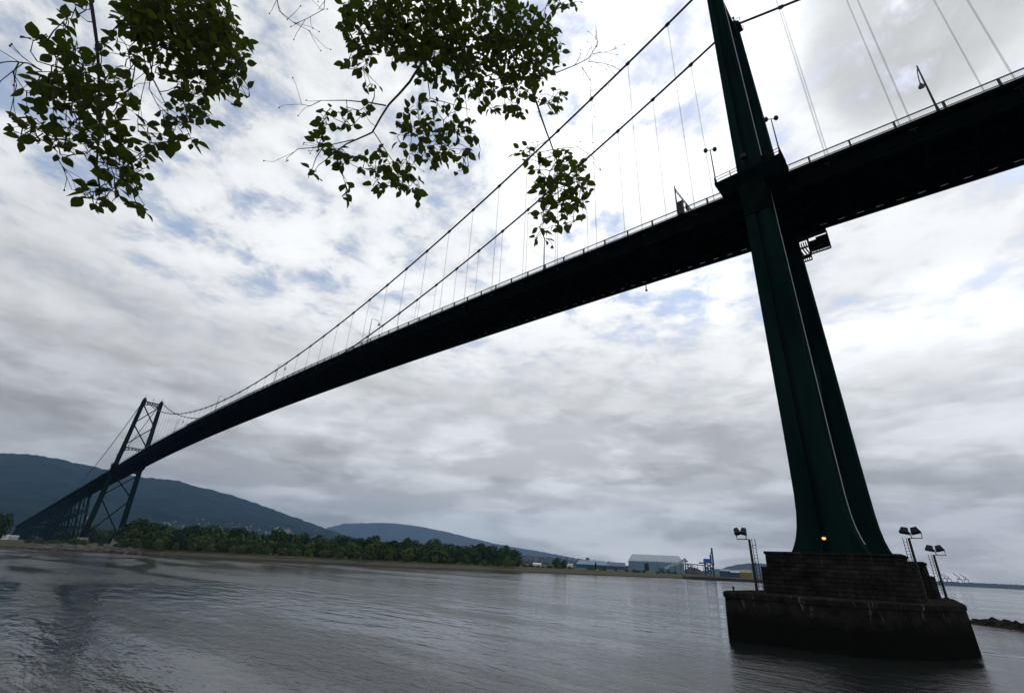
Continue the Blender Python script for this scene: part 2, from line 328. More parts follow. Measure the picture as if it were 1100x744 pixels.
# ground on this side: the seawall path the camera stands on
def build_near():
    mb = MB(); c = CAMPOS; z = 4.0
    e = [(-60, 45), (-30, 58), (-9, 66.0), (0.5, 77), (8, 92), (20, 140)]
    back = [(-60, 150)]
    top = [(x, y, z) for x, y in e] + [(20, 160, z), (-90, 160, z), (-90, 45, z)]
    bot = [(x+2*(y > 60), y-2, -2) for x, y in e] + [(20, 160, -2), (-90, 160, -2), (-90, 43, -2)]
    mb.loft([bot, top]); tag(mb.obj('near_shore', mat('seawall_stone', (0.09, 0.085, 0.075), 0.9, 0.4, 0.7)), kind='structure')
build_near()

# ------------------------------------------------------------------ the bridge
L = 472.75; ZT = 116.38; WT = 5.957; ZD = 60.535; SD = 6.467; WD = 7.089; HD = 2.97; SAG = 44.03; WB = 10.48; G2 = 0.0414
XN, XS = 1330.0, -187.0
def zdeck(x):
    if x > L: return ZD - G2*(x-L)
    t = (x-L/2)/(L/2)
    if x < 0: return ZD + x*(4*SD/L)*0.85
    return ZD + SD*(1-t*t)
def zcable(x):
    if 0 <= x <= L: t = (x-L/2)/(L/2); return ZT - SAG*(1-t*t)
    u = -x if x < 0 else x-L
    return ZT - u*0.40 + u*u*0.0005
STEP = L/96
bridge = empty('suspension_bridge', (0, 0, 0))
tag(bridge, 'long dark green suspension bridge with two steel towers crossing over the water', 'bridge')

def sweep(mb, x0, x1, prof, step=STEP):          # prof: closed polygon of (y, dz) following the deck curve
    xs = [x0 + (x1-x0)*i/max(1, round((x1-x0)/step)) for i in range(max(1, round((x1-x0)/step))+1)]
    mb.loft([[(x, y, zdeck(x)+dz) for y, dz in prof] for x in xs])
def rect(y0, y1, z0, z1): return [(y0, z0), (y1, z0), (y1, z1), (y0, z1)]
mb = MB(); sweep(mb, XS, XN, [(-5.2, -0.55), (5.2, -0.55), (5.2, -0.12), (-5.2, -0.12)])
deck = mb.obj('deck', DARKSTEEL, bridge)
mb = MB(); sweep(mb, XS, XN, rect(-4.6, 4.6, -0.116, -0.06)); mb.obj('road_surface', ASPHALT, deck)
for s in (1, -1):
    mb = MB(); sweep(mb, XS, XN, [(s*5.25, -0.35), (s*WD, -0.30), (s*WD, 0.0), (s*5.25, 0.0)] if s > 0 else [(s*WD, -0.30), (s*5.25, -0.35), (s*5.25, 0.0), (s*WD, 0.0)])
    x = XS
    while x < XN:                                 # brackets under the sidewalk
        mb.bar((x, s*5.9, zdeck(x)-1.1), (x, s*(WD-0.1), zdeck(x)-0.36), 0.14, 0.25); x += STEP
    # small conduit along the outside
    sweep(mb, XS, XN, rect(s*WD+s*0.04, s*WD+s*0.16, -0.72, -0.58), STEP*4)
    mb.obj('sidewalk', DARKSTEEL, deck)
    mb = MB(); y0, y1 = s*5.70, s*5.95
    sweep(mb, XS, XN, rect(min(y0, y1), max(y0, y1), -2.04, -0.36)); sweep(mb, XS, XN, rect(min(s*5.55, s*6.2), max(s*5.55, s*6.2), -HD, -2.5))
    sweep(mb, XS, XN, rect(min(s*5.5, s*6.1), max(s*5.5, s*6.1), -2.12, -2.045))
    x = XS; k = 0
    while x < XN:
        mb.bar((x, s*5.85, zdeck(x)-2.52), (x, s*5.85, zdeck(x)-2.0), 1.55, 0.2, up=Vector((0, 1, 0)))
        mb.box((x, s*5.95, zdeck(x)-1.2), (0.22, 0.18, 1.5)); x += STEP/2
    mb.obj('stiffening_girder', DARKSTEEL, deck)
    # railing: posts every bay, three rails and thin balusters
    mb = MB(); yr = s*(WD-0.14)
    rx0, rx1 = -110.0, 760.0
    for dz, hh in ((1.14, 0.15), (0.20, 0.10)): sweep(mb, rx0, rx1, rect(yr-0.05, yr+0.05, dz, dz+hh))
    x = math.ceil(rx0/STEP)*STEP + 2.46
    while x < rx1: mb.box((x, yr, zdeck(x)+0.6), (0.24, 0.24, 1.26)); x += STEP
    x = rx0
    while x < 300: mb.box((x, yr, zdeck(x)+0.70), (0.026, 0.026, 0.94)); x += 0.16
    mb.obj('railing', RAIL, deck)
mb = MB(); x = XS
while x < XN:
    mb.bx(x-0.15, x+0.15, -5.6, 5.6, zdeck(x)-1.75, zdeck(x)-0.56)
    if round((x-XS)/STEP) % 2 == 0 and x+2*STEP < XN:
        for s in (1, -1): mb.bar((x, s*5.4, zdeck(x)-2.6), (x+STEP, 0, zdeck(x+STEP)-2.6), 0.25); mb.bar((x+2*STEP, s*5.4, zdeck(x+2*STEP)-2.6), (x+STEP, 0, zdeck(x+STEP)-2.6), 0.25)
    mb.bar((x, -5.5, zdeck(x)-2.55), (x, 5.5, zdeck(x)-2.55), 0.25)
    x += STEP
for y in (-4, -2.4, -0.8, 0.8, 2.4, 4): sweep(mb, XS, XN, rect(y-0.15, y+0.15, -1.0, -0.555), STEP*2)
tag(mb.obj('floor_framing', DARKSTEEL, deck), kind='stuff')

# towers
HW = [(8.0, 3.30), (8.6, 2.98), (9.4, 2.66), (10.5, 2.38), (12, 2.18), (14, 2.07), (20, 1.97), (38, 1.84), (62, 1.62), (93, 1.30), (114.5, 1.08)]
def ly(z): return WB + (WT-WB)*(z-8.0)/(ZT-8.0)
def legring(z, hw, s, d):
    r, q, y = 0.30, 0.40, s*ly(z)
    pr = [(-hw, -d), (-r, -d), (-r, -d+q), (r, -d+q), (r, -d), (hw, -d), (hw, d), (r, d), (r, d-q), (-r, d-q), (-r, d), (-hw, d)]
    return [(x, y+yy, z) for x, yy in pr]
def make_tower(X0, near):
    t = MB()
    def P(s, z, x=0): return (X0+x, s*ly(z), z)
    def strut(zl, zh, arch, n=12):

        for k in range(n):
            y0 = -ly(zl)+1.0 + (2*ly(zl)-2)*k/n; y1 = -ly(zl)+1.0 + (2*ly(zl)-2)*(k+1)/n
            f = lambda y: zl + arch*(1-(y/(ly(zl)-1))**2)
            for xx in (-0.6, 0.6):
                t.bar((X0+xx, y0, f(y0)), (X0+xx, y1, f(y1)), 0.3, 0.35); t.bar((X0+xx, y0, zh), (X0+xx, y1, zh), 0.3, 0.35)
                t.bar((X0+xx, y0, f(y0)), (X0+xx, y1 if k % 2 else y0, zh), 0.16); t.bar((X0+xx, y1, f(y1)), (X0+xx, y0 if k % 2 else y1, zh), 0.16)
            t.bx(X0-0.7, X0+0.7, y0, y1-0.01, zh+0.18, zh+0.28)
    tw = mkobj('tower', None, bridge)
    for za, zb, ar, nm in ((110.2, 114.0, 1.9, 'top_strut'), (72.4, 75.6, 1.7, 'portal_strut')):
        t = MB(); strut(za, zb, ar)
        if za > 100: t.tube([(X0, 0, 114.2), (X0, 0, 116.6)], 0.12); t.box((X0, 0, 116.8), (0.8, 0.5, 0.7))
        t.obj(nm, GREEN, tw)
    t = MB(); t.bar(P(-1, 57), P(1, 57), 1.0, 1.4); t.obj('cross_beam', GREEN, tw)

    for s in (1, -1):
        m_ = MB(); rings = []
        for z, hw in HW: rings.append([(X0+x, y, zz) for x, y, zz in legring(z, hw, s, 1.25 + 0.35*(114.5-z)/106.5)])
        m_.loft(rings)
        for z in ([20, 30, 40, 50, 70, 80, 90, 100] if near else []):       # riveted plate seams, a few mm proud
            hw = float(np.interp(z, [a for a, b in HW], [b for a, b in HW])); d = 1.25 + 0.35*(114.5-z)/106.5
            for sx in (-1, 1):
                for sd in (-1, 1): m_.bx(X0+sx*0.33, X0+sx*(hw+0.012), s*ly(z)+sd*(d-0.06), s*ly(z)+sd*(d+0.012), z-0.18, z+0.18)
        m_.obj('leg', GREEN, tw)
        sd_ = MB()                                                             # cable saddle housing on the leg top
        sd_.box((X0, s*WT, 115.2), (3.6, 2.2, 1.5), 0, 0.8); sd_.box((X0, s*WT, 116.45), (2.6, 1.5, 1.1), 0, 0.7)
        sd_.tube([(X0-0.6, s*WT, 116.8), (X0-0.6, s*WT, 118.6)], 0.09); sd_.box((X0-0.6, s*WT, 118.7), (0.4, 0.4, 0.4))
        for q in (-1, 1): sd_.tube([(X0+q*1.9, s*(WT+1.15), 114.6), (X0+q*1.9, s*(WT+1.15), 116.2)], 0.05); sd_.tube([(X0+q*1.9, s*(WT-1.15), 114.6), (X0+q*1.9, s*(WT-1.15), 116.2)], 0.05)
        for q in (-1, 1): sd_.tube([(X0-1.9, s*(WT+q*1.15), 116.2), (X0+1.9, s*(WT+q*1.15), 116.2)], 0.05)
        sd_.obj('saddle', GREEN, tw)
        # walkway round the leg at deck level, on a raked corbel
        w = MB(); zt = 61.25
        a = [(X0-4.7, s*6.9, zt-0.45), (X0+4.9, s*6.9, zt-0.45), (X0+4.9, s*10.5, zt-0.45), (X0-4.7, s*10.5, zt-0.45)]
        b = [(X0-4.0, s*6.9, 58.7), (X0+4.0, s*6.9, 58.7), (X0+4.0, s*9.6, 58.7), (X0-4.0, s*9.6, 58.7)]
        w.loft([b, a, [(p[0], p[1], zt) for p in a]])
        if s > 0: w.bx(X0-1.78, X0+1.74, 6.95, 10.25, 53.2, 58.69)
        ys = [s*7.0, s*10.4]
        for dz in (0.55, 1.1):
            w.bar((X0-4.6, ys[1], zt+dz), (X0+4.8, ys[1], zt+dz), 0.07)
            for xx in (X0-4.6, X0+4.8): w.bar((xx, ys[0], zt+dz), (xx, ys[1], zt+dz), 0.07)
        for k in range(5): w.box((X0-4.6+9.4*k/4, ys[1], zt+0.55), (0.12, 0.12, 1.1))
        for xx in (X0-4.6, X0+4.8): w.box((xx, s*8.7, zt+0.55), (0.1, 0.1, 1.1))
        w.obj('walkway', DARKSTEEL, tw)
    for z0, z1 in ((112.0, 95.2), (94.2, 77.0), (55.5, 38.0), (36.5, 9.4)):
        for s in (1, -1):
            b = MB(); b.bar(P(s, z0), P(-s, z1), 0.75, 0.75); b.obj('diagonal_brace', GREEN, tw)
    return tw
near_tower = make_tower(0.0, True); make_tower(L, False)
# thin pale strip imitating the bright grazing reflection along the near leg's corner
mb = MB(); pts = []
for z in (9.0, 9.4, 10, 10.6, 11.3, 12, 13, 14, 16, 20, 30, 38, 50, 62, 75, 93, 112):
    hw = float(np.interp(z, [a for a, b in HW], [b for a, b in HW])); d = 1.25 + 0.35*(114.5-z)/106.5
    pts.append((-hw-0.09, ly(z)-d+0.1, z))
mb.tube(pts, 0.042, 6); mb.obj('edge_highlight', PALE, near_tower)

# concrete piers
def chamfer(x0, x1, y0, y1, z, c): return [(x0+c, y0, z), (x1-c, y0, z), (x1, y0+c, z), (x1, y1-c, z), (x1-c, y1, z), (x0+c, y1, z), (x0, y1-c, z), (x0, y0+c, z)]
def pier_ring(z, g):                       # blunt cutwater plan: full width towards this shore, drawn in towards the far end
    pl = [(-5.4, -18), (5.6, -18), (7.0, -15), (9.0, 10), (8.9, 16.8), (8.2, 19.2), (7.2, 19.8), (-1.5, 19.6), (-4.6, 17.8), (-7.2, 14.2), (-8.8, 9.6), (-9.1, 6.5), (-7.4, -15)]
    return [(x*(1+g/9), y*(1+g/18), z) for x, y in pl]
mb = MB(); mb.loft([pier_ring(-3, 0.16), pier_ring(2.0, 0.06), pier_ring(3.55, 0.0), pier_ring(3.56, 0.10), pier_ring(3.95, 0.10), pier_ring(4.06, -0.02)])
pier = mb.obj('pier', PIERMAT, bridge)
for s in (1, -1):
    mb = MB(); y0, y1 = (7.3, 13.1) if s > 0 else (-13.1, -7.3)
    mb.loft([chamfer(-6.45, 6.45, y0, y1, 4.065, 0.25), chamfer(-6.35, 6.35, y0+0.05, y1-0.05, 6.5, 0.25)])
    mb.loft([chamfer(-5.95, 5.85, y0+0.35, y1-0.35, 6.502, 0.2), chamfer(-5.9, 5.8, y0+0.35, y1-0.35, 7.75, 0.2)]); mb.loft([chamfer(-6.02, 5.92, y0+0.25, y1-0.25, 7.752, 0.2), chamfer(-6.0, 5.9, y0+0.28, y1-0.28, 8.02, 0.2)])
    mb.obj('pedestal', PEDMAT, pier)
mb = MB(); mb.loft([chamfer(L-5, L+5, -14, 14, 1.5, 0.8), chamfer(L-5, L+5, -14, 14, 3.2, 0.8)]); npier = mb.obj('pier', mat('pale_concrete', (0.20, 0.185, 0.155), 0.9, 0.3, 0.6), bridge)
for s in (1, -1):
    mb = MB(); mb.loft([chamfer(L-4.2, L+4.2, s*10.5-3.2, s*10.5+3.2, 3.21, 0.3), chamfer(L-3.6, L+3.6, s*10.5-2.8, s*10.5+2.8, 8.0, 0.3)]); mb.obj('pedestal', npier.data.materials[0], npier)

# main cables with clamp bands
BANDS = [L/48*k for k in range(1, 48)]; BAND_S = [-9.3-9.6*k for k in range(14)]; BAND_N = [L+9.6*(k+1) for k in range(18)]
for s in (1, -1):
    mb = MB(); xs = [-150+i*3 for i in range(50)] + [i*L/160 for i in range(161)] + [L+i*3 for i in range(1, 64)]
    xs = sorted(set(xs)); mb.tube([(x, s*WT, zcable(x)) for x in xs], 0.235, 8)
    for x in BANDS+BAND_S+BAND_N:
        a = Vector((x-0.4, s*WT, zcable(x-0.4))); b = Vector((x+0.4, s*WT, zcable(x+0.4))); mb.tube([a, b], 0.36, 8)
        mb.box((x, s*WT, zcable(x)-0.32), (0.5, 0.16, 0.5))
    # hand ropes above the cable
    for o_ in (-0.45, 0.45): mb.tube([(x, s*WT+o_, zcable(x)+1.0) for x in xs if 0 <= x <= L], 0.018, 4)
    mb.obj('main_cable', CABLE, bridge)
def hanger_mb(mb, x, s):
    zt, zb = zcable(x)-0.4, zdeck(x)-0.9
    if zt - zb < 0.8: return False
    for o_ in (-0.06, 0.06): mb.tube([(x+o_, s*WT, zt), (x+o_, s*WT, zb)], 0.022, 5)
    mb.box((x, s*WT, zdeck(x)-0.2), (0.9, 0.25, 0.5)); mb.box((x, s*WT, zt), (0.7, 0.2, 0.35)); return True
allh = sorted([(abs(x-(-5)), x, s) for x in BANDS+BAND_S+BAND_N for s in (1, -1) if zcable(x)-zdeck(x) > 1.3])
for _, x, s in allh[:99]:
    mb = MB(); hanger_mb(mb, x, s); mb.obj('hanger', ROPE, bridge)
mb = MB()
for _, x, s in allh[99:]: hanger_mb(mb, x, s)
tag(mb.obj('hanger', ROPE, bridge), kind='stuff')

# trestle bents of the approach viaduct
x = 660.0; k = 0
while x < 1320:
    z1 = zdeck(x)-HD; z0 = 3.4; mb = MB(); hgt = z1-z0
    for xx in ((-5, 5) if k % 2 == 0 else (0,)):
        w = 0.16*hgt
        for s in (1, -1): mb.bar((x+xx, s*(5.2+w), z0), (x+xx, s*5.2, z1), 0.9, 0.9)
        nlev = max(1, round(hgt/15))
        for q in range(nlev):
            za, zb = z0+hgt*q/nlev, z0+hgt*(q+1)/nlev; ya, yb = 5.2+w*(1-q/nlev), 5.2+w*(1-(q+1)/nlev)
            for s in (1, -1): mb.bar((x+xx, s*ya, za), (x+xx, -s*yb, zb), 0.42)
            mb.bar((x+xx, -yb, zb-0.4), (x+xx, yb, zb-0.4), 0.5)
            if len(((-5, 5) if k % 2 == 0 else (0,))) == 2 and xx == 5:
                for s in (1, -1): mb.bar((x-5, s*ya, za), (x+5, s*yb, zb), 0.4); mb.bar((x+5, s*ya, za), (x-5, s*yb, zb), 0.4)
    for s in (1, -1): mb.box((x, s*(5.2+0.16*hgt), 3.6), (3, 3, 1.6) if k % 2 else (13, 3, 1.6), 0, 0.9)
    mb.obj('trestle_bent', GREEN, bridge); x += 27; k += 1
for s in (1,):
    mb = MB(); mb.bx(653, 667, -6.3, 6.3, zdeck(660)-HD-2.4, zdeck(660)-HD-0.05); mb.obj('anchor_girder', GREEN, bridge)

# ------------------------------------------------------------------ lamps and gear standing on the deck
LAMPGLASS = mat('lamp_glass', (0.30, 0.30, 0.28), 0.2, 0.1, 3.0)
def make_street_lamp():
    t = empty('street_lamp'); mb = MB()
    mb.box((0, 0, 0.35), (0.34, 0.34, 1.3), 0, 0.8); mb.tube([(0, 0, 0.6), (0, 0, 4.5), (0, 0, 8.9)], [0.13, 0.11, 0.075], 8); mb.obj('pole', BLACK, t)
    mb = MB(); mb.tube([(0, 0, 8.55), (0, -0.7, 8.95), (0, -1.6, 9.0), (0, -2.5, 8.75), (0, -2.75, 8.45)], 0.055, 6); mb.obj('arm', BLACK, t)
    mb = MB(); n = 12; rings = []
    for r, z in ((0.05, 8.45), (0.12, 8.3), (0.16, 8.1), (0.38, 7.72), (0.40, 7.60)): rings.append([(r*math.cos(2*math.pi*i/n), -2.75 + r*math.sin(2*math.pi*i/n), z) for i in range(n)])
    mb.loft(rings); sh = mb.obj('lamp_shade', BLACK, t)
    mb = MB(); mb.loft([[(r*math.cos(2*math.pi*i/n), -2.75 + r*math.sin(2*math.pi*i/n), z) for i in range(n)] for r, z in ((0.10, 7.42), (0.26, 7.48), (0.32, 7.598))]); mb.obj('globe', LAMPGLASS, sh)
    return t
proto = make_street_lamp(); first = True
wl = [(-21.5, 'single lamp post on near deck railing right of the close tower'), (42.4, 'lamp post half hidden under the right hand hanging leaves'), (112.8, 'tall lamp post on railing beside where the second cable dips behind the deck'), (183.2, 'lamp post crossed by the upper cable, left of mid span'), (254.5, 'lamp post on railing near the lowest point of the upper cable'), (325, 'lamp post nearer mid span of two small ones left of the cable low point'), (395.5, 'small lamp post on railing just right of the far tower')]
for x, lab in wl:
    o = proto if first else copy_tree(proto); first = False
    o.location = (x, WD-0.35, zdeck(x)-0.02); tag(o, lab, 'street lamp', 'lamp posts along the bridge railings')
for i, x in enumerate((85.6, 156.1, 226.8, 297.4, 368.0, 438.5)):
    o = copy_tree(proto); o.location = (x, -WD+0.35, zdeck(x)-0.02); o.rotation_euler = (0, 0, math.pi)
    tag(o, 'lamp post on the far railing of the bridge deck, mostly hidden by the deck', 'street lamp', 'lamp posts along the far bridge railing')
def make_tower_lamp():
    t = empty('walkway_lamp'); mb = MB(); mb.tube([(0, 0, 0), (0, 0, 7.3)], [0.11, 0.07], 8); mb.box((0, 0, 0.3), (0.3, 0.3, 0.6)); mb.bar((-0.65, 0, 7.25), (0.65, 0, 7.25), 0.08); mb.obj('pole', BLACK, t)
    for q in (-0.7, 0.7):
        mb = MB(); n = 10; mb.loft([[(q+r*math.cos(2*math.pi*i/n), r*math.sin(2*math.pi*i/n), z) for i in range(n)] for r, z in ((0.10, 7.75), (0.26, 7.6), (0.34, 7.25), (0.22, 7.0), (0.1, 6.95))]); mb.obj('lamp_head', BLACK, t)
    return t
tl = make_tower_lamp(); spots = [(4.72, 10.2, 'twin headed lamp pole on walkway left of the near tower leg', 0.5), (-4.5, 10.2, 'twin headed lamp pole on walkway right of the near tower leg', 0.5)]
for i, (x, y, lab, rz) in enumerate(spots):
    o = tl if i == 0 else copy_tree(tl); o.location = (x, y, 61.25); o.rotation_euler = (0, 0, rz); tag(o, lab, 'lamp', 'twin lamps on the near tower walkway')
for i, (x, y, lab) in enumerate([(L-4.5, 10.2, 'tiny twin lamp pole on left walkway of the far tower'), (L-4.5, -10.2, 'tiny twin lamp pole on right walkway of the far tower')]):
    o = copy_tree(tl); o.location = (x, y, 61.25); tag(o, lab, 'lamp', 'twin lamps on the far tower walkways')

t = empty('lane_signal_mast', (12.6, WD-0.5, zdeck(12.6))); tag(t, 'black signal mast with sloping boom over the roadway beside the near tower', 'signal mast')
mb = MB(); mb.tube([(0, 0, -0.3), (0, 0, 7.0)], [0.15, 0.10], 8); mb.tube([(0, 0, 7.0), (0, 0, 8.0)], 0.02, 4); mb.obj('pole', BLACK, t)
mb = MB()
for dz in (0, 0.55): mb.tube([(0, 0, 6.0+dz), (0, -9.2, 6.0+dz*0.7)], 0.07, 6)
for k in range(10): mb.bar((0, -0.9*k, 6.0), (0, -0.9*(k+1), 6.5), 0.06)
mb.obj('boom', BLACK, t)
mb = MB(); mb.box((-0.75, 0.25, 1.35), (0.85, 0.6, 2.5)); mb.box((-0.75, 0.25, 2.68), (0.95, 0.7, 0.12)); mb.obj('control_cabinet', BLACK, t)
for y in (-5.0, -8.2):
    mb = MB(); mb.box((0.0, y, 5.5), (0.35, 0.75, 0.95)); mb.box((0, y, 5.5), (0.08, 1.1, 1.3)); mb.obj('signal_head', BLACK, t)

# hanging maintenance gantry beyond the near tower, under the deck
t = empty('maintenance_gantry', (0, 0, 0)); tag(t, 'dark lattice maintenance cage hanging under the deck behind the near tower', 'gantry')
mb = MB(); Yg = -7.6
def frame(mb, x0, x1, z0, z1, w=0.14):
    for a, b in (((x0, z0), (x1, z0)), ((x1, z0), (x1, z1)), ((x1, z1), (x0, z1)), ((x0, z1), (x0, z0))): mb.bar((a[0], Yg, a[1]), (b[0], Yg, b[1]), w, w)
xa, xb, xc = -1.5, -3.1, -5.95
frame(mb, xb, xa, 53.3, 57.4, 0.16)
for z in (54.35, 56.0, 54.0): mb.bar((xa, Yg, z), (xb, Yg, z), 0.22, 0.26)
for k in range(5): mb.bar((xa-1.6*k/5, Yg, 53.3), (xa-1.6*k/5, Yg, 54.0), 0.12); mb.bar((xa-1.6*k/5, Yg, 56.0), (xa-1.6*k/5, Yg, 57.0), 0.16)
for a, b in ((-1.7, -2.15), (-2.15, -2.6), (-2.55, -3.0)): mb.bar((a, Yg, 55.9), (b, Yg, 54.4), 0.2)
for x_ in (xa, xb): mb.bar((x_, Yg, 57.0), (x_, -5.9, 58.3), 0.15)
mb.obj('cage', BLACK, t)
mb = MB(); frame(mb, xc, xb-0.1, 54.35, 57.6, 0.2)
for z in (55.05, 55.75, 56.45): mb.bar((xb-0.1, Yg, z), (xc, Yg, z), 0.3, 0.58)
for zz, n_ in ((54.7, 13), (55.4, 12), (56.1, 9)):
    for k in range(n_):
        x_ = xb-0.2-(2.6)*k/n_; mb.bar((x_, Yg, zz-0.3), (x_-rnd.uniform(-0.12, 0.12), Yg, zz+0.3), rnd.uniform(0.10, 0.2), 0.08)
mb.bx(xc, xb-1.2, Yg-0.05, Yg+0.05, 56.5, 57.2)
mb.bx(xc, xa, -7.9, -5.9, 57.62, 57.8)
for x_ in (xc, xb-0.1): mb.bar((x_, Yg, 57.5), (x_, -5.9, 58.3), 0.15)
mb.obj('rail_panel', BLACK, t)
# small pole hanging from the far girder
mb = MB(); mb.tube([(25.6, -6.0, zdeck(25.6)-4.3), (25.6, -6.0, zdeck(25.6)-2.9)], 0.10, 6); mb.box((25.6, -6, zdeck(25.6)-4.35), (0.35, 0.35, 0.3))
tag(mb.obj('navigation_light', BLACK), 'short black light fitting hanging below far edge of deck left of the tower', 'light')

# ------------------------------------------------------------------ on the near pier
def make_flood(side, n_h=5.0, ladder_side=-1, heads=((0.78, 0.25), (-0.25, -0.2)), hs=0.82):
    t = empty('floodlight_mast'); mb = MB()
    mb.tube([(0, 0, 0), (0, 0, n_h)], [0.15, 0.12], 8); mb.box((0, 0, 0.06), (0.5, 0.5, 0.12)); mb.obj('pole', BLACK, t)
    mb = MB()
    for dx in (0.24, 0.55): mb.tube([(ladder_side*dx, 0, 0.4), (ladder_side*dx, 0, n_h+0.05)], 0.035, 5)
    for k in range(int((n_h-0.6)/0.32)): mb.tube([(ladder_side*0.24, 0, 0.6+0.32*k), (ladder_side*0.55, 0, 0.6+0.32*k)], 0.022, 5)
    for z in (0.9, 2.6, 4.3): mb.bar((0, 0, z), (ladder_side*0.24, 0, z), 0.05)
    mb.obj('ladder', BLACK, t)
    mb = MB(); mb.tube([(0, 0, n_h), (side*1.2, 0, n_h), (side*1.2, 0, n_h+0.62)], 0.05, 6); mb.tube([(side*0.3, 0, n_h), (side*0.22, 0, n_h+0.62)], 0.05, 6); mb.obj('arm', BLACK, t)
    for x_, tilt in ((side*heads[0][0], heads[0][1]), (side*heads[1][0], heads[1][1])):
        mb = MB(); a = [(-0.52, -0.3, 0), (0.52, -0.3, 0), (0.52, 0.3, 0), (-0.52, 0.3, 0)]; c = [(-0.36, -0.2, 0.62), (0.36, -0.2, 0.62), (0.36, 0.2, 0.62), (-0.36, 0.2, 0.62)]
        mb.loft([a, c]); mb.bx(-0.56, 0.56, -0.34, 0.34, -0.08, -0.003); h = mb.obj('floodlight', BLACK, t); h.location = (x_, 0, n_h+0.60); h.rotation_euler = (0.35, tilt, 0); h.scale = (hs, 0.9, 0.9)
    return t
f1 = make_flood(1, 5.0, -1, ((1.05, 0.3), (0.48, -0.2)), 0.58); f1.location = (6.5, 14.8, 4.06); f1.rotation_euler = (0, 0, 0.15); tag(f1, 'floodlight mast with ladder at the left end of the near pier', 'floodlight', 'floodlight masts on the pier')
f2 = make_flood(-1, 6.1, 1); f2.location = (-5.9, 0.2, 4.06); f2.rotation_euler = (0, 0, 0); tag(f2, 'larger of two floodlight masts right of the tower base', 'floodlight', 'floodlight masts on the pier')
f3 = make_flood(-1, 5.0, 1); f3.location = (-6.85, -14.2, 4.06); tag(f3, 'smaller floodlight mast farthest right behind the tower base', 'floodlight', 'floodlight masts on the pier')
for x, y, lab in ((8.2, 16.6, 'small black mooring post at the left corner of the near pier'), (6.0, 13.9, 'small black mooring post beside the foot of the left floodlight mast')):
    mb = MB(); mb.tube([(x, y, 4.06), (x, y, 4.34), (x, y, 4.38)], [0.10, 0.09, 0.15], 8); mb.tube([(x, y, 4.38), (x, y, 4.46)], 0.15, 8); tag(mb.obj('mooring_post', BLACK), lab, 'mooring post')
# lit lamp on the leg
lm = bpy.data.materials.new('warm_lamp'); lm.use_nodes = True; b_ = lm.node_tree.nodes['Principled BSDF']; b_.inputs['Emission Color'].default_value = (1, 0.50, 0.16, 1); b_.inputs['Emission Strength'].default_value = 1.1
t = empty('wall_lamp', (0.05, ly(9.4)+1.6, 9.4)); tag(t, 'small lit orange lamp low on the face of the near tower leg', 'lamp')
mb = MB(); mb.box((0, 0.05, 0.16), (0.5, 0.42, 0.14)); mb.box((0, -0.2, -0.05), (0.3, 0.3, 0.3)); mb.obj('bracket', BLACK, t)
mb = MB(); mb.tube([(-0.17, 0.1, -0.04), (-0.06, 0.1, -0.04), (0.06, 0.1, -0.04), (0.17, 0.1, -0.04)], [0.08, 0.14, 0.14, 0.08], 10); mb.obj('bulb', lm, t)
mb = MB(); mb.box((0.3, ly(64.5)+1.62, 64.6), (0.75, 0.35, 0.75)); mb.box((0.3, ly(64.5)+1.82, 64.6), (0.5, 0.12, 0.5)); tag(mb.obj('junction_box', BLACK), 'small black box on the near tower leg just above the walkway', 'junction box')

# ------------------------------------------------------------------ rocks
ROCK = mat('dark_rock', (0.009, 0.007, 0.006), 0.95, 0.5, 0.6, spec=0.1, bump=0.4, bscale=2)
RIPRAP = mat('riprap_rock', (0.035, 0.030, 0.026), 0.9, 0.6, 0.25, (0.11, 0.095, 0.08))
def lump(mb, c, r, sx=1, sy=1, sz=0.6, seed=0, sub=(6, 4)):
    nu, nv = sub; rings = []
    for j in range(nv+1):
        th = math.pi*j/nv; ring = []
        for i in range(nu):
            ph = 2*math.pi*i/nu; d = Vector((math.sin(th)*math.cos(ph), math.sin(th)*math.sin(ph), math.cos(th)))
            k = r*(1+0.45*mn.noise(d*1.3+Vector((seed, seed*0.7, 0)))); ring.append((c[0]+d.x*k*sx, c[1]+d.y*k*sy, c[2]+d.z*k*sz))
        rings.append(ring)
    mb.loft(rings[::-1])
mb = MB()
for i in range(900):
    px = rnd.uniform(18, 190); u = rnd.random(); p = onz(px, float(np.interp(px, [q[0] for q in SHORE_PX], [q[1] for q in SHORE_PX])), 0)
    d = Vector((p.x-CAMPOS.x, p.y-CAMPOS.y, 0)).normalized(); w_ = min(1, (px-10)/40, (196-px)/60)
    q = p + d*(u*16-1); lump(mb, (q.x, q.y, 0.1+2.6*u*w_), rnd.uniform(0.7, 1.7)*max(0.4, w_), 1, 1, 0.75, i*3.1, (5, 3))
tag(mb.obj('riprap', RIPRAP), 'bank of dark boulders along the waterline below the far tower', 'boulders', kind='stuff')
# low reef to the right of the pier
mb = MB(); A = onz(1040, 668, 0); B = onz(1110, 677, 0); dirv = (B-A); dirv.z = 0; ln = dirv.length; dirv.normalize(); nrm = Vector((-dirv.y, dirv.x, 0)); rows = []
n1, n2 = 70, 12
for i in range(n1):
    s = -0.5 + 24*i/(n1-1); row = []
    for j in range(n2):
        w = (j/(n2-1)*2-1); p = A + dirv*s + nrm*(w*3.6*(0.5+0.5*min(1, (s+1)/6)) ); q = p*0.8
        z = -0.25 + (1-w*w)*1.35*(min(1, (s+0.6)/3.5))*(0.75+0.6*mn.noise(q)+0.35*mn.noise(q*3)) + 0.12*mn.noise(q*6)
        row.append((p.x, p.y, z))
    rows.append(row)
mb.add([v for r_ in rows for v in r_], [(i*n2+j, (i+1)*n2+j, (i+1)*n2+j+1, i*n2+j+1) for i in range(n1-1) for j in range(n2-1)])
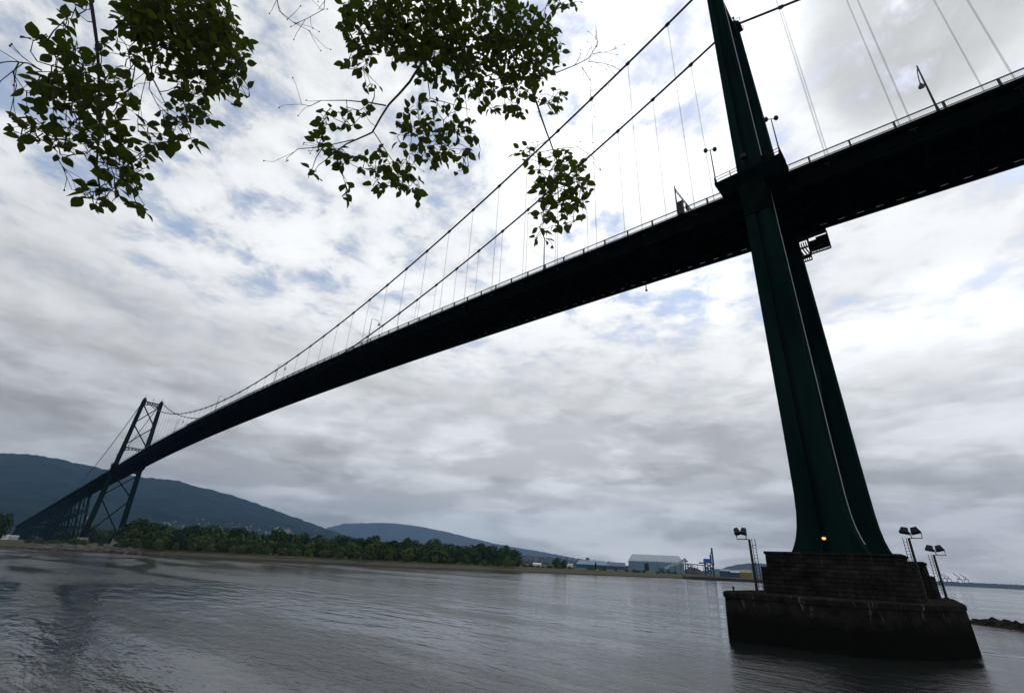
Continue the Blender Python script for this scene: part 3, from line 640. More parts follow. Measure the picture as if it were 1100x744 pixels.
for i in range(60):
    s = rnd.uniform(0.5, 23); w = rnd.uniform(-0.8, 0.8); p = A + dirv*s + nrm*(w*3.2); lump(mb, (p.x, p.y, 0.5*(1-w*w)), rnd.uniform(0.25, 0.6), 1, 1, 0.7, i*1.7, (7, 5))
tag(mb.obj('rocky_reef', ROCK), 'low dark rocky reef in the water right of the near pier', 'rocks')

# ------------------------------------------------------------------ trees on the far shore
LEAF_D = mat('foliage_dark', (0.024, 0.047, 0.016), 0.9, 0.5, 0.35, (0.042, 0.078, 0.026), spec=0.1, objrand=0.35)
LEAF_M = mat('foliage_mid', (0.040, 0.072, 0.020), 0.9, 0.5, 0.4, (0.075, 0.120, 0.034), spec=0.1, objrand=0.35)
LEAF_L = mat('foliage_light', (0.050, 0.082, 0.026), 0.9, 0.4, 0.5, (0.085, 0.115, 0.038), spec=0.1, objrand=0.3)
def crown_mesh(name, material, seed, h, w, nleaf, conical=False, size=0.75):
    r = random.Random(seed); mb = MB(); blobs = []
    nb = 11
    for k in range(nb):
        f = (k+0.5)/nb; zz = h*(0.18+0.74*f); rad = w*0.5*((1-f)**0.8 if conical else math.sqrt(max(0.08, 1-(2*f-0.85)**2*0.85)))
        a = k*2.4 + r.uniform(-0.4, 0.4); q = rad*r.uniform(0.35, 0.68); br = max(0.17*w, rad*r.uniform(0.42, 0.60)); blobs.append((Vector((q*math.cos(a), q*math.sin(a), zz)), br))
    for i in range(nleaf):
        c, br = blobs[i % nb]; d = Vector((r.gauss(0, 1), r.gauss(0, 1), r.gauss(0, 1))).normalized(); p = c + d*(br*r.uniform(0.6, 1.08)); p.z = max(p.z, 0.6)
        nrm = (d + Vector((r.gauss(0, .5), r.gauss(0, .5), r.gauss(0, .5)))).normalized(); t1 = nrm.orthogonal().normalized(); a = r.uniform(0, 6.28)
        t1 = (Matrix.Rotation(a, 3, nrm) @ t1); t2 = nrm.cross(t1); s = size*r.uniform(0.6, 1.3)
        mb.add([p-t1*s, p+t2*s*0.7, p+t1*s, p-t2*s*0.7], [(0, 1, 2, 3)])
    return mb.mesh(name, material)
def trunk_mesh(h):
    mb = MB(); mb.tube([(0, 0, -0.5), (0.1, 0, h*0.4), (0, 0.1, h*0.8)], [0.32, 0.22, 0.06], 6)
    for k in range(5):
        a = k*1.9; mb.tube([(0.05, 0, h*(0.25+0.1*k)), (math.cos(a)*h*0.2, math.sin(a)*h*0.2, h*(0.42+0.1*k))], [0.12, 0.03], 5)
    return mb.mesh('trunk', TRUNK)
TM = trunk_mesh(12)
CROWNS = {'dark': [crown_mesh('crown', LEAF_D, 100+i, 12, 11.5+i*0.7, 700) for i in range(5)],
          'mid': [crown_mesh('crown', LEAF_M, 200+i, 12, 13+i*0.8, 700) for i in range(4)],
          'light': [crown_mesh('crown', LEAF_L, 300+i, 12, 15, 520, size=0.95) for i in range(3)],
          'cone': [crown_mesh('crown', LEAF_D, 400+i, 12, 5.5, 520, True, 0.6) for i in range(3)]}
TLAB = {'dark': ('dark green broadleaf tree in the belt along the far shore', 'dark trees of the far shore belt'),
        'mid': ('mid green rounded tree in front part of the far shore belt', 'mid green trees of the far shore belt'),
        'light': ('pale green bushy growth at the edge of the far beach', 'bushes along the far beach'),
        'cone': ('narrow dark conifer rising out of the far shore tree belt', 'conifers of the far shore belt')}
def tree(kind, p, h, wf=1.0, label=None, group=None):
    nm = {'dark': 'broadleaf_tree', 'mid': 'broadleaf_tree', 'light': 'bush', 'cone': 'conifer_tree'}[kind]
    t = empty(nm, p, rnd.uniform(0, 6.28)); s = h/12.0; t.scale = (s*wf, s*wf, s)
    mkobj('trunk', TM, t); mkobj('crown', rnd.choice(CROWNS[kind]), t)
    lab, g = TLAB[kind]; tag(t, label or lab, 'bush' if kind == 'light' else 'tree', None if label else g); return t
OUT_X = [125, 150, 200, 260, 300, 320, 350, 380, 400, 425, 450, 470, 490, 510, 530, 545, 556, 562]
OUT_Y = [561, 561, 566, 570, 573, 575, 576.5, 579, 580, 582, 583.5, 583, 586, 588, 586, 590, 595, 601]
def wooded(px, dD, hmax_f, kind, jit=0.0):
    D = shore_d(px)+dD+rnd.uniform(-4, 4); g = at(px, 600, D); g.z = 3.1
    top = at(px, float(np.interp(px, OUT_X, OUT_Y)), D).z - 3.1
    if rnd.random() < 0.08 and hmax_f > 0.8: kind = 'cone'; hmax_f *= rnd.uniform(1.05, 1.22)
    tree(kind, g, max(3.0, top*hmax_f*rnd.choice((rnd.uniform(0.80, 1.02), rnd.uniform(0.9, 1.08), rnd.uniform(0.95, 1.2)))), rnd.uniform(0.8, 1.25))
px = 126
while px < 560: wooded(px, 60, 1.02, rnd.choice(['dark', 'dark', 'dark', 'cone']) if rnd.random() < 0.5 else 'dark'); px += rnd.uniform(6, 9.5)
px = 132
while px < 558: wooded(px, 44, 0.86, rnd.choice(['dark', 'mid', 'dark'])); px += rnd.uniform(7.5, 12)
px = 138
while px < 556: wooded(px, 24, 0.66, rnd.choice(['mid', 'mid', 'dark'])); px += rnd.uniform(9, 14)
px = 128
while px < 552: wooded(px, 11, 0.36, rnd.choice(['light', 'light', 'mid'])); px += rnd.uniform(5, 24)
# behind and under the viaduct at the left
for i in range(34):
    px = rnd.uniform(38, 132); D = rnd.uniform(700, 980); g = at(px, 590, D); g.z = 3.3
    tree(rnd.choice(['dark', 'mid', 'dark', 'cone']), g, rnd.uniform(12, 19)*min(1.0, max(0.35, (px-20)/70)), rnd.uniform(1.0, 1.4), 'dark tree standing beyond the trestle bents of the far viaduct', ) ['group'] = 'trees beyond the far viaduct'
for i in range(16):
    px = rnd.uniform(20, 128); g = at(px, 590, shore_d(px)+rnd.uniform(22, 40)); g.z = 2.6
    tree('light', g, rnd.uniform(2.2, 4.2), 1.1, 'low bush on the bank behind the boulders of the far tower')['group'] = 'bushes on the far tower bank'
for px, yt, D, lab in ((-16, 549, 560, 'tall dark tree cut by the left picture edge'), (-3, 551, 575, 'tall dark tree nearest the left picture edge')):
    g = at(px, 577, D); top = at(px, yt, D).z-3; g.z = 3; tree('dark', g, top, 0.8, lab)
for px, yt, D, w_, lab in ((598, 599, 420, 0.95, 'round dark tree standing alone left of the blue sheds'), (606, 601, 424, 0.9, 'smaller round dark tree touching the lone tree by the sheds'), (588, 608.5, 400, 1.5, 'low dark bush between the tree belt and the lone round tree')):
    g = at(px, 614, D); g.z = 3.0; tree('dark', g, at(px, yt, D).z-3, w_, lab)
g = at(640, 614, 440); g.z = 3; tree('cone', g, at(640, 603, 440).z-3, 0.85, 'slim dark poplar standing before the blue sheds')
for i in range(40):
    px = rnd.uniform(560, 735); D = shore_d(px)+rnd.uniform(25, 60); g = at(px, 615, D); g.z = 3.0
    tree(rnd.choice(['light', 'light', 'mid']), g, rnd.uniform(0.9, 2.4), 1.6, 'low scrub clump on the flat shore before the port sheds')['group'] = 'scrub clumps before the port'

# ------------------------------------------------------------------ buildings on the far side
def facing(px, py, D, z=3.4):            # an empty whose local x runs to the right as seen from the water, y away
    p = at(px, py, D); d = Vector((p.x-CAMPOS.x, p.y-CAMPOS.y)); return (p.x, p.y, z), math.atan2(d.y, d.x)-math.pi/2
def K(D, px): return D/float(np.interp(px, [0, 100, 300, 550, 700, 800, 1060], [900, 827, 682, 617, 641, 690, 900]))   # metres per photo pixel
def gable(mb, w, d, he, hr, inset=0.0):
    mb.add([(-w/2, 0, he), (w/2, 0, he), (w/2, d, he), (-w/2, d, he), (-w/2+inset, d/2, hr), (w/2-inset, d/2, hr)], [(0, 1, 5, 4), (2, 3, 4, 5), (1, 2, 5), (3, 0, 4), (0, 3, 2, 1)])
def shed(name, px0, px1, D, he, hr, depth, wall, roof, label, z=3.4, inset=0.0, doors=(), skylights=0):
    pxc = (px0+px1)/2; loc, rz = facing(pxc, 577+0.05*pxc, D, z); w = (px1-px0)*K(D, pxc); t = empty(name, loc, rz); tag(t, label, name.replace('_', ' '))
    mb = MB(); mb.bx(-w/2, w/2, 0, depth, -1, he-0.02); mb.obj('wall', wall, t)
    mb = MB(); gable(mb, w*1.01, depth, he, hr, inset); rf = mb.obj('roof', roof, t)
    for (f, dw, dh) in doors:
        mb = MB(); mb.bx(-w/2+w*f-dw/2, -w/2+w*f+dw/2, -0.15, -0.01, 0, dh); mb.obj('door', BLACK, t)
    for k in range(skylights):
        mb = MB(); x_ = -w/2+w*(0.28+0.62*k/max(1, skylights-1)); mb.box((x_, depth*0.03, he+(hr-he)*0.06+0.25), (2.2, 1.2, 0.7)); mb.obj('skylight', mat_rust, rf)
    return t, w
mat_rust = mat('rust_panel', (0.22, 0.10, 0.08), 0.8, 0.3, 1.0)
GREYB = mat('grey_blue_cladding', (0.125, 0.21, 0.285), 0.7, 0.12, 0.15, streak=(1, 1, 0.1))
GREYR = mat('grey_roof', (0.20, 0.25, 0.28), 0.6, 0.12, 0.1)
BLUEB = mat('blue_cladding', (0.022, 0.055, 0.11), 0.6, 0.25, 0.2); BLUER = mat('blue_roof', (0.075, 0.135, 0.205), 0.55, 0.15, 0.15)
NAVY = mat('navy_cladding', (0.012, 0.050, 0.120), 0.6, 0.3, 0.3); PORTBLUE = mat('port_blue', (0.014, 0.095, 0.32), 0.5, 0.3, 0.4)
WHITE = mat('white_wall', (0.55, 0.54, 0.50), 0.7, 0.1, 0.3); BEIGE = mat('beige_wall', (0.42, 0.38, 0.32), 0.8, 0.1, 0.3); REDW = mat('red_brick', (0.22, 0.07, 0.05), 0.8, 0.2, 0.4)
YELLOW = mat('yellow_cladding', (0.17, 0.14, 0.04), 0.7, 0.15, 0.3); GLASS = mat('dark_glass', (0.02, 0.025, 0.03), 0.15, 0.2, 1.0); CITY = mat('city_wall', (0.12, 0.125, 0.13), 0.8, 0.2, 0.02, objrand=0.45)
t, w = shed('warehouse', 673, 737, 900, 14.5, 26, 60, GREYB, GREYR, 'large grey blue warehouse with long pitched roof in the port', doors=((0.33, 7, 12),), skylights=11, inset=6)
shed('storage_shed', 617, 655, 780, 5.0, 11, 34, NAVY, BLUER, 'long low shed with pale blue roof behind the slim poplar', inset=4)
shed('storage_shed', 651, 673, 740, 4.5, 9.5, 26, BLUEB, BLUEB, 'dark blue low shed against the left end of the large warehouse')
shed('white_hut', 572, 582, 640, 2.2, 3.4, 10, WHITE, WHITE, 'low white roofed hut left of the lone round tree')
shed('white_hut', 608, 616, 620, 3.2, 4.6, 10, WHITE, GREYR, 'small white hut right of the lone round tree')
shed('port_office', 773, 785, 560, 4.5, 6.2, 18, BLUEB, BLUER, 'blue port building right of the tall loader')
shed('port_office', 783, 795, 590, 3.6, 5.6, 18, BLUEB, GREYR, 'small blue port building with grey roof left of the yellow shed')
shed('yellow_shed', 795, 808, 560, 4.0, 6.4, 16, YELLOW, YELLOW, 'yellow shed low on the quay left of the near pier')
shed('white_shed', 2, 9, 640, 3.2, 4.6, 9, WHITE, GREYR, 'white low building at far left under the viaduct end')
shed('grey_shed', 11, 19, 700, 3.0, 4.4, 9, BEIGE, GREYR, 'beige grey low building at far left beside the white one')
def block(name, px, yb, yt, wpx, D, wall, label, floors, z=3.4, depth=14, cols=6, top=None, group=None):
    loc, rz = facing(px, yb, D, z); w = wpx*K(D, px); h = at(px, yt, D).z - z; t = empty(name, loc, rz); tag(t, label, name.replace('_', ' '), group)
    mb = MB(); mb.bx(-w/2, w/2, 0, depth, -2, h); mb.obj('wall', wall, t)
    mb = MB(); mb.bx(-w/2-0.3, w/2+0.3, -0.3, depth+0.3, h, h+0.8); mb.bx(-w*0.18, w*0.18, depth*0.3, depth*0.7, h+0.81, h+3.6); mb.obj('roof', GREYR, t)
    fh = h/floors
    for k in range(floors):
        for c in range(cols):
            mb = MB(); x0 = -w/2+w*(c+0.2)/cols; mb.bx(x0, x0+w*0.6/cols, -0.12, -0.01, k*fh+fh*0.3, k*fh+fh*0.8); mb.obj('window', GLASS, t)
    return t
block('apartment_block', 293.5, 588, 567.0, 8, 1150, BEIGE, 'beige apartment block above the trees, left one of the pair', 12)
block('apartment_block', 305, 588, 568.5, 7, 1180, BEIGE, 'beige apartment block above the trees with red strip, right one of the pair', 11)
block('apartment_block', 301, 588, 570, 2.4, 1165, REDW, 'narrow red block squeezed between the two beige apartment blocks', 10, cols=2)
block('apartment_block', 87.5, 583, 557, 6.5, 1000, WHITE, 'white apartment block seen between the viaduct legs', 9)
block('apartment_block', 83, 583, 556, 2.6, 990, REDW, 'narrow pink red block beside the white one behind the viaduct legs', 9, cols=2)
block('apartment_block', 37, 575, 550.5, 11, 1500, WHITE, 'pale block just above the viaduct deck at far left', 9)
# port gear: transfer house, conveyors, loader, quay
def tagged(name, label, cat, loc, rz): t = empty(name, loc, rz); tag(t, label, cat); return t
loc, rz = facing(715, 614, 560); t = tagged('transfer_house', 'blue grey transfer house at the foot of the inclined conveyors', 'port building', loc, rz); k = K(560, 715)
mb = MB(); mb.bx(-9*k, 9*k, 0, 12, -1, 4.5*k); mb.bx(-9.5*k, -1*k, -1, 12.4, 4.51*k, 5.6*k); mb.obj('wall', mat('steel_blue', (0.10, 0.18, 0.27), 0.7, 0.2, 0.3), t)
mb = MB(); mb.bx(-6*k, -3*k, -0.2, -0.02, 1*k, 3*k); mb.bx(2*k, 5*k, -0.2, -0.02, 1*k, 3*k); mb.obj('window', GLASS, t)
def conveyor(pa, pb, D, r, label, material, legs=3):
    A_ = at(pa[0], pa[1], D); B_ = at(pb[0], pb[1], D); t = tagged('conveyor', label, 'conveyor', (0, 0, 0), 0)
    mb = MB(); mb.bar(A_, B_, r*1.6, r*1.3); mb.obj('gallery', material, t); mb = MB()
    for q in range(1, legs+1):
        p = A_.lerp(B_, q/(legs+0.3)); side = (B_-A_); side = Vector((-side.y, side.x, 0)).normalized()
        for s in (1, -1): mb.bar((p.x+side.x*s*2, p.y+side.y*s*2, 3), (p.x, p.y, p.z), 0.5)
    mb.obj('trestle', NAVY, t)
CONV = mat('conveyor_cladding', (0.36, 0.42, 0.46), 0.6, 0.12, 0.3)
conveyor((711, 612), (726, 604), 570, 1.7, 'pale inclined conveyor rising from the transfer house, lower of two', CONV)
conveyor((720, 609.5), (737, 600), 575, 2.0, 'pale inclined conveyor climbing to the right end of the warehouse, upper of two', CONV)
conveyor((737, 605), (757, 607), 600, 0.7, 'thin level conveyor between warehouse end and the blue loader', NAVY)
loc, rz = facing(741, 615, 585); t = tagged('head_house', 'dark cluttered head house at the right end of the warehouse', 'port building', loc, rz); k = K(585, 741)
mb = MB()
for q in range(4): mb.bx(-5*k+q*3*k, -3.6*k+q*3*k, q*1.5, q*1.5+5, -1, (13-2.0*q)*k)
for q in range(5): mb.bar((-5*k, -1, q*2.6*k), (6*k, -1, (q*2.2)*k), 0.7)
mb.obj('frame', mat('dark_rust', (0.05, 0.04, 0.04), 0.8, 0.5, 0.3), t); mb = MB(); mb.bx(-4.5*k, -1*k, -0.5, 5, 13*k, 14.5*k); mb.obj('cab', NAVY, t)
PILE = mat('dark_pile', (0.035, 0.035, 0.036), 0.95, 0.3, 0.3)
loc, rz = facing(747, 615, 570); mb = MB(); k = K(570, 747); n = 26; rings = []
for i in range(n+1):
    x_ = (-10+21*i/n)*k; h = 8.5*k*max(0.02, math.sin(math.pi*min(1, (i+6)/(n+6)))**0.8)*(0.9+0.1*math.sin(i*1.7)); rings.append([(x_, -7, -0.5), (x_, -3, h*0.6), (x_, 0, h), (x_, 3, h*0.6), (x_, 7, -0.5)])
mb.loft(rings); o = mb.obj('bulk_pile', PILE); o.location = loc; o.rotation_euler = (0, 0, rz); tag(o, 'dark curved bulk stockpile sloping down to the blue loader', 'stockpile')
loc, rz = facing(763, 617, 550); k = K(550, 763); t = tagged('ship_loader', 'tall bright blue ship loader with raised mast on the quay', 'ship loader', loc, rz)
mb = MB()
for x_ in (-4.6, 4.2):
    for y_ in (0, 8): mb.bar((x_*k*1.1, y_, -1), (x_*k, y_, 13*k), 1.7)
for y_ in (0, 8):
    for a, b, za, zb in ((-4.6, 4.2, 2, 7.5), (4.2, -4.6, 2, 7.5), (-4.6, 4.2, 7.5, 13), (4.2, -4.6, 7.5, 13)): mb.bar((a*k, y_, za*k), (b*k, y_, zb*k), 0.8)
    mb.bar((-4.6*k, y_, 7.5*k), (4.2*k, y_, 7.5*k), 0.7)
for x_ in (-1.5, 1.2): mb.bar((x_*k, 4, 0), (x_*k, 4, 12.5*k), 1.0)
mb.obj('gantry', NAVY, t)
mb = MB(); mb.bx(-6*k, 3.6*k, -0.5, 8.5, 13*k, 18*k); mb.bx(1.5*k, 3.7*k, 1, 7, 18.01*k, 22.5*k); mb.obj('machine_house', PORTBLUE, t)
mb = MB(); mb.bx(4.0*k, 6.0*k, 2, 5, 11*k, 30.5*k); mb.bar((3*k, 3.5, 23*k), (4.6*k, 3.5, 28*k), 0.7); mb.obj('mast', NAVY, t)
mb = MB(); mb.bar((-6*k, 4, 13.2*k), (-11.5*k, 4, 13.0*k), 1.6, 1.2); mb.obj('boom', NAVY, t)
qa, qb = at(737, 620, 470), at(838, 624, 505); dq = (qb-qa); dq.z = 0; mb = MB(); mb.box(((qa.x+qb.x)/2, (qa.y+qb.y)/2, 0.85), (dq.length, 16, 2.7), math.atan2(dq.y, dq.x))
tag(mb.obj('wharf', mat('wharf_timber', (0.035, 0.022, 0.022), 0.9, 0.4, 0.1, streak=(1, 1, 0.2))), 'low dark red wharf edge under the blue loader', 'wharf')
# houses on the mountain foot and the town on the rise
HOUSEW = mat('house_wall', (0.17, 0.17, 0.17), 0.8, 0.1, 0.05, objrand=0.6)
def house_mesh():
    mb = MB(); mb.bx(-7, 7, -5, 5, -3, 6); mb.add([(-7.6, -5.6, 6), (7.6, -5.6, 6), (7.6, 5.6, 6), (-7.6, 5.6, 6), (-7.6, 0, 9.5), (7.6, 0, 9.5)], [(0, 1, 5, 4), (2, 3, 4, 5), (1, 2, 5), (3, 0, 4)]); return mb.mesh('hillside_house', HOUSEW)
HM = house_mesh()
deps = bpy.context.evaluated_depsgraph_get(); deps.update()
def drop(px, py):
    hit, loc, nrm, idx, ob, mx = S.ray_cast(deps, CAMPOS + ray(px, py)*560, ray(px, py)); return loc if hit and ob.name.split('.')[0] in ('mountain', 'hill') else None
for i in range(110):
    px = rnd.uniform(150, 345); py = float(np.interp(px, [150, 220, 345], [566, 566, 577])) - abs(rnd.gauss(0, 5.0)) + 2
    p = drop(px, py)
    if p is None: continue
    o = mkobj('hillside_house', HM); o.location = p; o.rotation_euler = (0, 0, rnd.uniform(0, 6.28)); s = rnd.uniform(0.35, 0.62); o.scale = (s, s, s)
    tag(o, 'tiny pale house among the woods low on the left mountain', 'house', 'houses low on the left mountain')
def tower_mesh():
    mb = MB(); mb.bx(-9, 9, -9, 9, -15, 30); mb.bx(-4, 4, -4, 4, 30.01, 33)
    for k in range(9): mb.bx(-9.25, 9.25, -9.25, 9.25, 1.5+3.2*k, 1.9+3.2*k)
    return mb.mesh('apartment_tower', CITY)
TWM = tower_mesh()
for i in range(80):
    px = rnd.uniform(552, 662); base = float(np.interp(px, [556, 580, 620, 672], [602, 603, 606, 610.5])) + rnd.uniform(-2.0, 1)
    p = drop(px, base); p = p or at(px, base, 2800)
    o = mkobj('apartment_tower', TWM); o.location = p; o.rotation_euler = (0, 0, rnd.uniform(0, 1.57)); s = rnd.uniform(0.4, 0.85); o.scale = (s, s, s*rnd.uniform(0.5, 1.2))
    tag(o, 'tiny grey apartment tower on the hazy rise behind the lone tree and sheds', 'apartment tower', 'towers of the hazy town')
def crown_simple(): return crown_mesh('town_tree', LEAF_D, 77, 12, 12, 200, size=1.6)
# port cranes on the distant right shore
CR = mat('distant_crane', (0.10, 0.11, 0.14), 0.7, 0.2, 0.1)
for px, lean, lab in ((1016.5, 0, 'faint raised boom crane farthest left on the distant right shore'), (1020.5, 1, 'faint raised boom crane second from left on the distant right shore'), (1032, 0, 'faint raised boom crane with tallest boom on the distant right shore'), (1039, 1, 'faint raised boom crane farthest right on the distant shore')):
    loc, rz = facing(px, 626, 3900, 2); t = tagged('port_crane', lab, 'crane', loc, rz); k = K(3900, px); mb = MB()
    for x_ in (-9, 9):
        for y_ in (0, 14): mb.bar((x_, y_, 0), (x_, y_, 34), 2.6)
    mb.bx(-11, 11, -1, 15, 33, 37); mb.bar((0, 7, 34), (3, 7, 48), 2.5); mb.obj('gantry', CR, t)
    mb = MB(); mb.bar((4, 7, 35), (-20, 7, 68-6*lean), 3.0); mb.bar((3, 7, 48), (-14, 7, 60-6*lean), 1.2); mb.obj('boom', CR, t)

# ------------------------------------------------------------------ the overhanging tree in the foreground
def leaf_mat():
    m = bpy.data.materials.new('leaf'); m.use_nodes = True; nt = m.node_tree; N = nt.nodes; Lk = nt.links; b = N['Principled BSDF']
    b.inputs['Roughness'].default_value = 0.6; b.inputs['Specular IOR Level'].default_value = 0.08
    geo = N.new('ShaderNodeNewGeometry'); rp = N.new('ShaderNodeValToRGB'); Lk.new(geo.outputs['Random Per Island'], rp.inputs[0])
    rp.color_ramp.elements[0].color = (0.012, 0.022, 0.005, 1); rp.color_ramp.elements[1].color = (0.026, 0.040, 0.008, 1); Lk.new(rp.outputs[0], b.inputs['Base Color'])
    tr = N.new('ShaderNodeBsdfTranslucent'); tr.inputs[0].default_value = (0.075, 0.105, 0.012, 1); mx = N.new('ShaderNodeMixShader'); mx.inputs[0].default_value = 0.38
    Lk.new(b.outputs[0], mx.inputs[1]); Lk.new(tr.outputs[0], mx.inputs[2]); Lk.new(mx.outputs[0], N['Material Output'].inputs[0]); return m
LEAF = leaf_mat()
ovt = empty('overhanging_tree', (-17.5, 78.5, 4.0)); tag(ovt, 'leafy tree whose dark boughs hang into the top of the view', 'tree')
INV = Vector((-17.5, 78.5, 4.0))
def loc_pts(pts): return [Vector(p)-INV for p in pts]
lrnd = random.Random(5)
HUB = Vector((-15.2, 75.6, 13.5))
mb = MB(); mb.tube(loc_pts([(-17.5, 78.5, 3.6), (-17.3, 78.2, 7), (-16.5, 77.2, 10.5), HUB]), [0.34, 0.28, 0.22, 0.15], 12); mb.tube(loc_pts([(-17.3, 78.2, 7), (-19, 79, 11), (-20, 79.5, 14)]), [0.2, 0.12, 0.04], 8); mb.obj('trunk', TRUNK, ovt, smooth=True)
def P2(px, py, D): return at(px, py, D)
def bough(limbs, clusters, bare, D, seed, leafsize=0.078):
    r = random.Random(seed); wood = MB(); nodes = []
    for pts, r0, r1, depth in limbs:
        P = [p if isinstance(p, Vector) else P2(p[0], p[1], D+depth) for p in pts]
        # resample with a little waviness
        out = []
        for a, b in zip(P, P[1:]):
            n = max(2, int((b-a).length/0.06)); n = min(n, 30)
            for k in range(n): out.append(a.lerp(b, k/n) + Vector((mn.noise(a*9+Vector((k*.3, 0, 0))), mn.noise(a*7+Vector((0, k*.3, 0))), mn.noise(a*5+Vector((0, 0, k*.3)))))*0.006)
        out.append(P[-1]); m_ = len(out)
        wood.tube(loc_pts(out), [r0+(r1-r0)*i/(m_-1) for i in range(m_)], 7)
        nodes += [p for p in out if (p-CAMPOS).dot(FW) > 1.2 and (p-CAMPOS).length < 7]
    # leaf positions in blobs of real depth
    tips = []
    for cx, cy, rx, ry, n in clusters:
        for k in range(n):
            a = r.uniform(0, 6.28); q = math.sqrt(r.random())
            tips.append(P2(cx+rx*q*math.cos(a), cy+ry*q*math.sin(a), D + r.uniform(-0.33, 0.33)))
    arr = np.array([tuple(t) for t in tips]); best = np.full(len(tips), 1e9); par = np.zeros((len(tips), 3)); nd = np.array([tuple(n) for n in nodes])
    for i in range(len(tips)):
        dd = np.linalg.norm(nd-arr[i], axis=1); j = dd.argmin(); best[i] = dd[j]; par[i] = nd[j]
    done = np.zeros(len(tips), bool); dirs = [None]*len(tips)
    for _ in range(len(tips)):
        c = np.where(done, 1e9, best); i = int(c.argmin()); done[i] = True; a = Vector(par[i]); b = Vector(arr[i])
        mid = (a+b)/2 + Vector((r.gauss(0, 1), r.gauss(0, 1), r.gauss(0, 1)))*(0.08*(b-a).length) - Vector((0, 0, 0.04*(b-a).length)); ln_ = (b-a).length; w0 = 0.0022+0.006*min(1, ln_/0.6)
        wood.tube(loc_pts([a, mid, b]), [w0, w0*0.8, 0.0017], 4, False)
        dirs[i] = (b-a).normalized()
        dd = np.linalg.norm(arr-arr[i], axis=1)*1.0; upd = (~done) & (dd < best); best[upd] = dd[upd]; par[upd] = arr[i]
    for pts, r0, r1, depth in bare:
        P = [P2(p[0], p[1], D+depth) for p in pts]; wood.tube(loc_pts(P), [r0+(r1-r0)*i/(len(P)-1) for i in range(len(P))], 5)
        for a, b in zip(P, P[1:]):
            for q in range(2):
                s0 = a.lerp(b, r.random()); dd = (b-a).normalized()+Vector((r.gauss(0, .6), r.gauss(0, .6), r.gauss(0, .6))); e1 = s0+dd.normalized()*r.uniform(0.05, 0.16); e2 = e1 + (dd+Vector((r.gauss(0, .5), r.gauss(0, .5), r.gauss(0, .5)))).normalized()*r.uniform(0.03, 0.08)
                wood.tube(loc_pts([s0, e1, e2]), [r1*1.2, r1, 0.0012], 4, False); wood.tube(loc_pts([e2-Vector((.004, 0, 0)), e2+Vector((.004, 0, 0))]), 0.004, 5)
    bo = wood.obj('bough', TRUNK, ovt, smooth=True)
    lv = MB()
    prof = [(0.0, 0.0), (0.10, 0.16), (0.28, 0.30), (0.50, 0.335), (0.72, 0.24), (0.88, 0.10), (1.0, 0.0)]
    for p, d in zip(tips, dirs):
        for q in range(r.choice((1, 1, 1, 2))):
            f = (d*0.6 + Vector((r.gauss(0, .65), r.gauss(0, .65), r.gauss(-0.25, .45)))).normalized()
            nrm = Vector((r.gauss(0, .55), r.gauss(0, .55), 1)); nrm = (nrm - f*nrm.dot(f)).normalized(); sd = f.cross(nrm); Ls = leafsize*r.uniform(0.62, 1.22); fold = r.uniform(0.1, 0.45); curl = r.uniform(0.0, 0.25)
            base = p-INV + f*0.012; vs = []; wd = r.uniform(0.85, 1.1)
            for t_, w_ in prof:
                c_ = base + f*(t_*Ls) - nrm*(curl*Ls*t_*t_); vs.append(c_)
            mid_n = len(prof)
            for sg in (1, -1):
                for t_, w_ in prof[1:-1]:
                    c_ = base + f*(t_*Ls) - nrm*(curl*Ls*t_*t_) + sd*(sg*w_*wd*Ls) + nrm*(fold*w_*Ls); vs.append(c_)
            fs = []
            for sg in (0, 1):
                o_ = mid_n + sg*5; E_ = [0]+[o_+i for i in range(5)]+[6]
                for i in range(6):
                    quad = [i, E_[i], E_[i+1], i+1]; quad = [v for k_, v in enumerate(quad) if v not in quad[:k_]]
                    fs.append(tuple(quad if sg == 0 else quad[::-1]))
            lv.add(vs, fs)
            lv.tube([p-INV, base], 0.0012, 3, False)
    lv.obj('foliage', LEAF, bo)
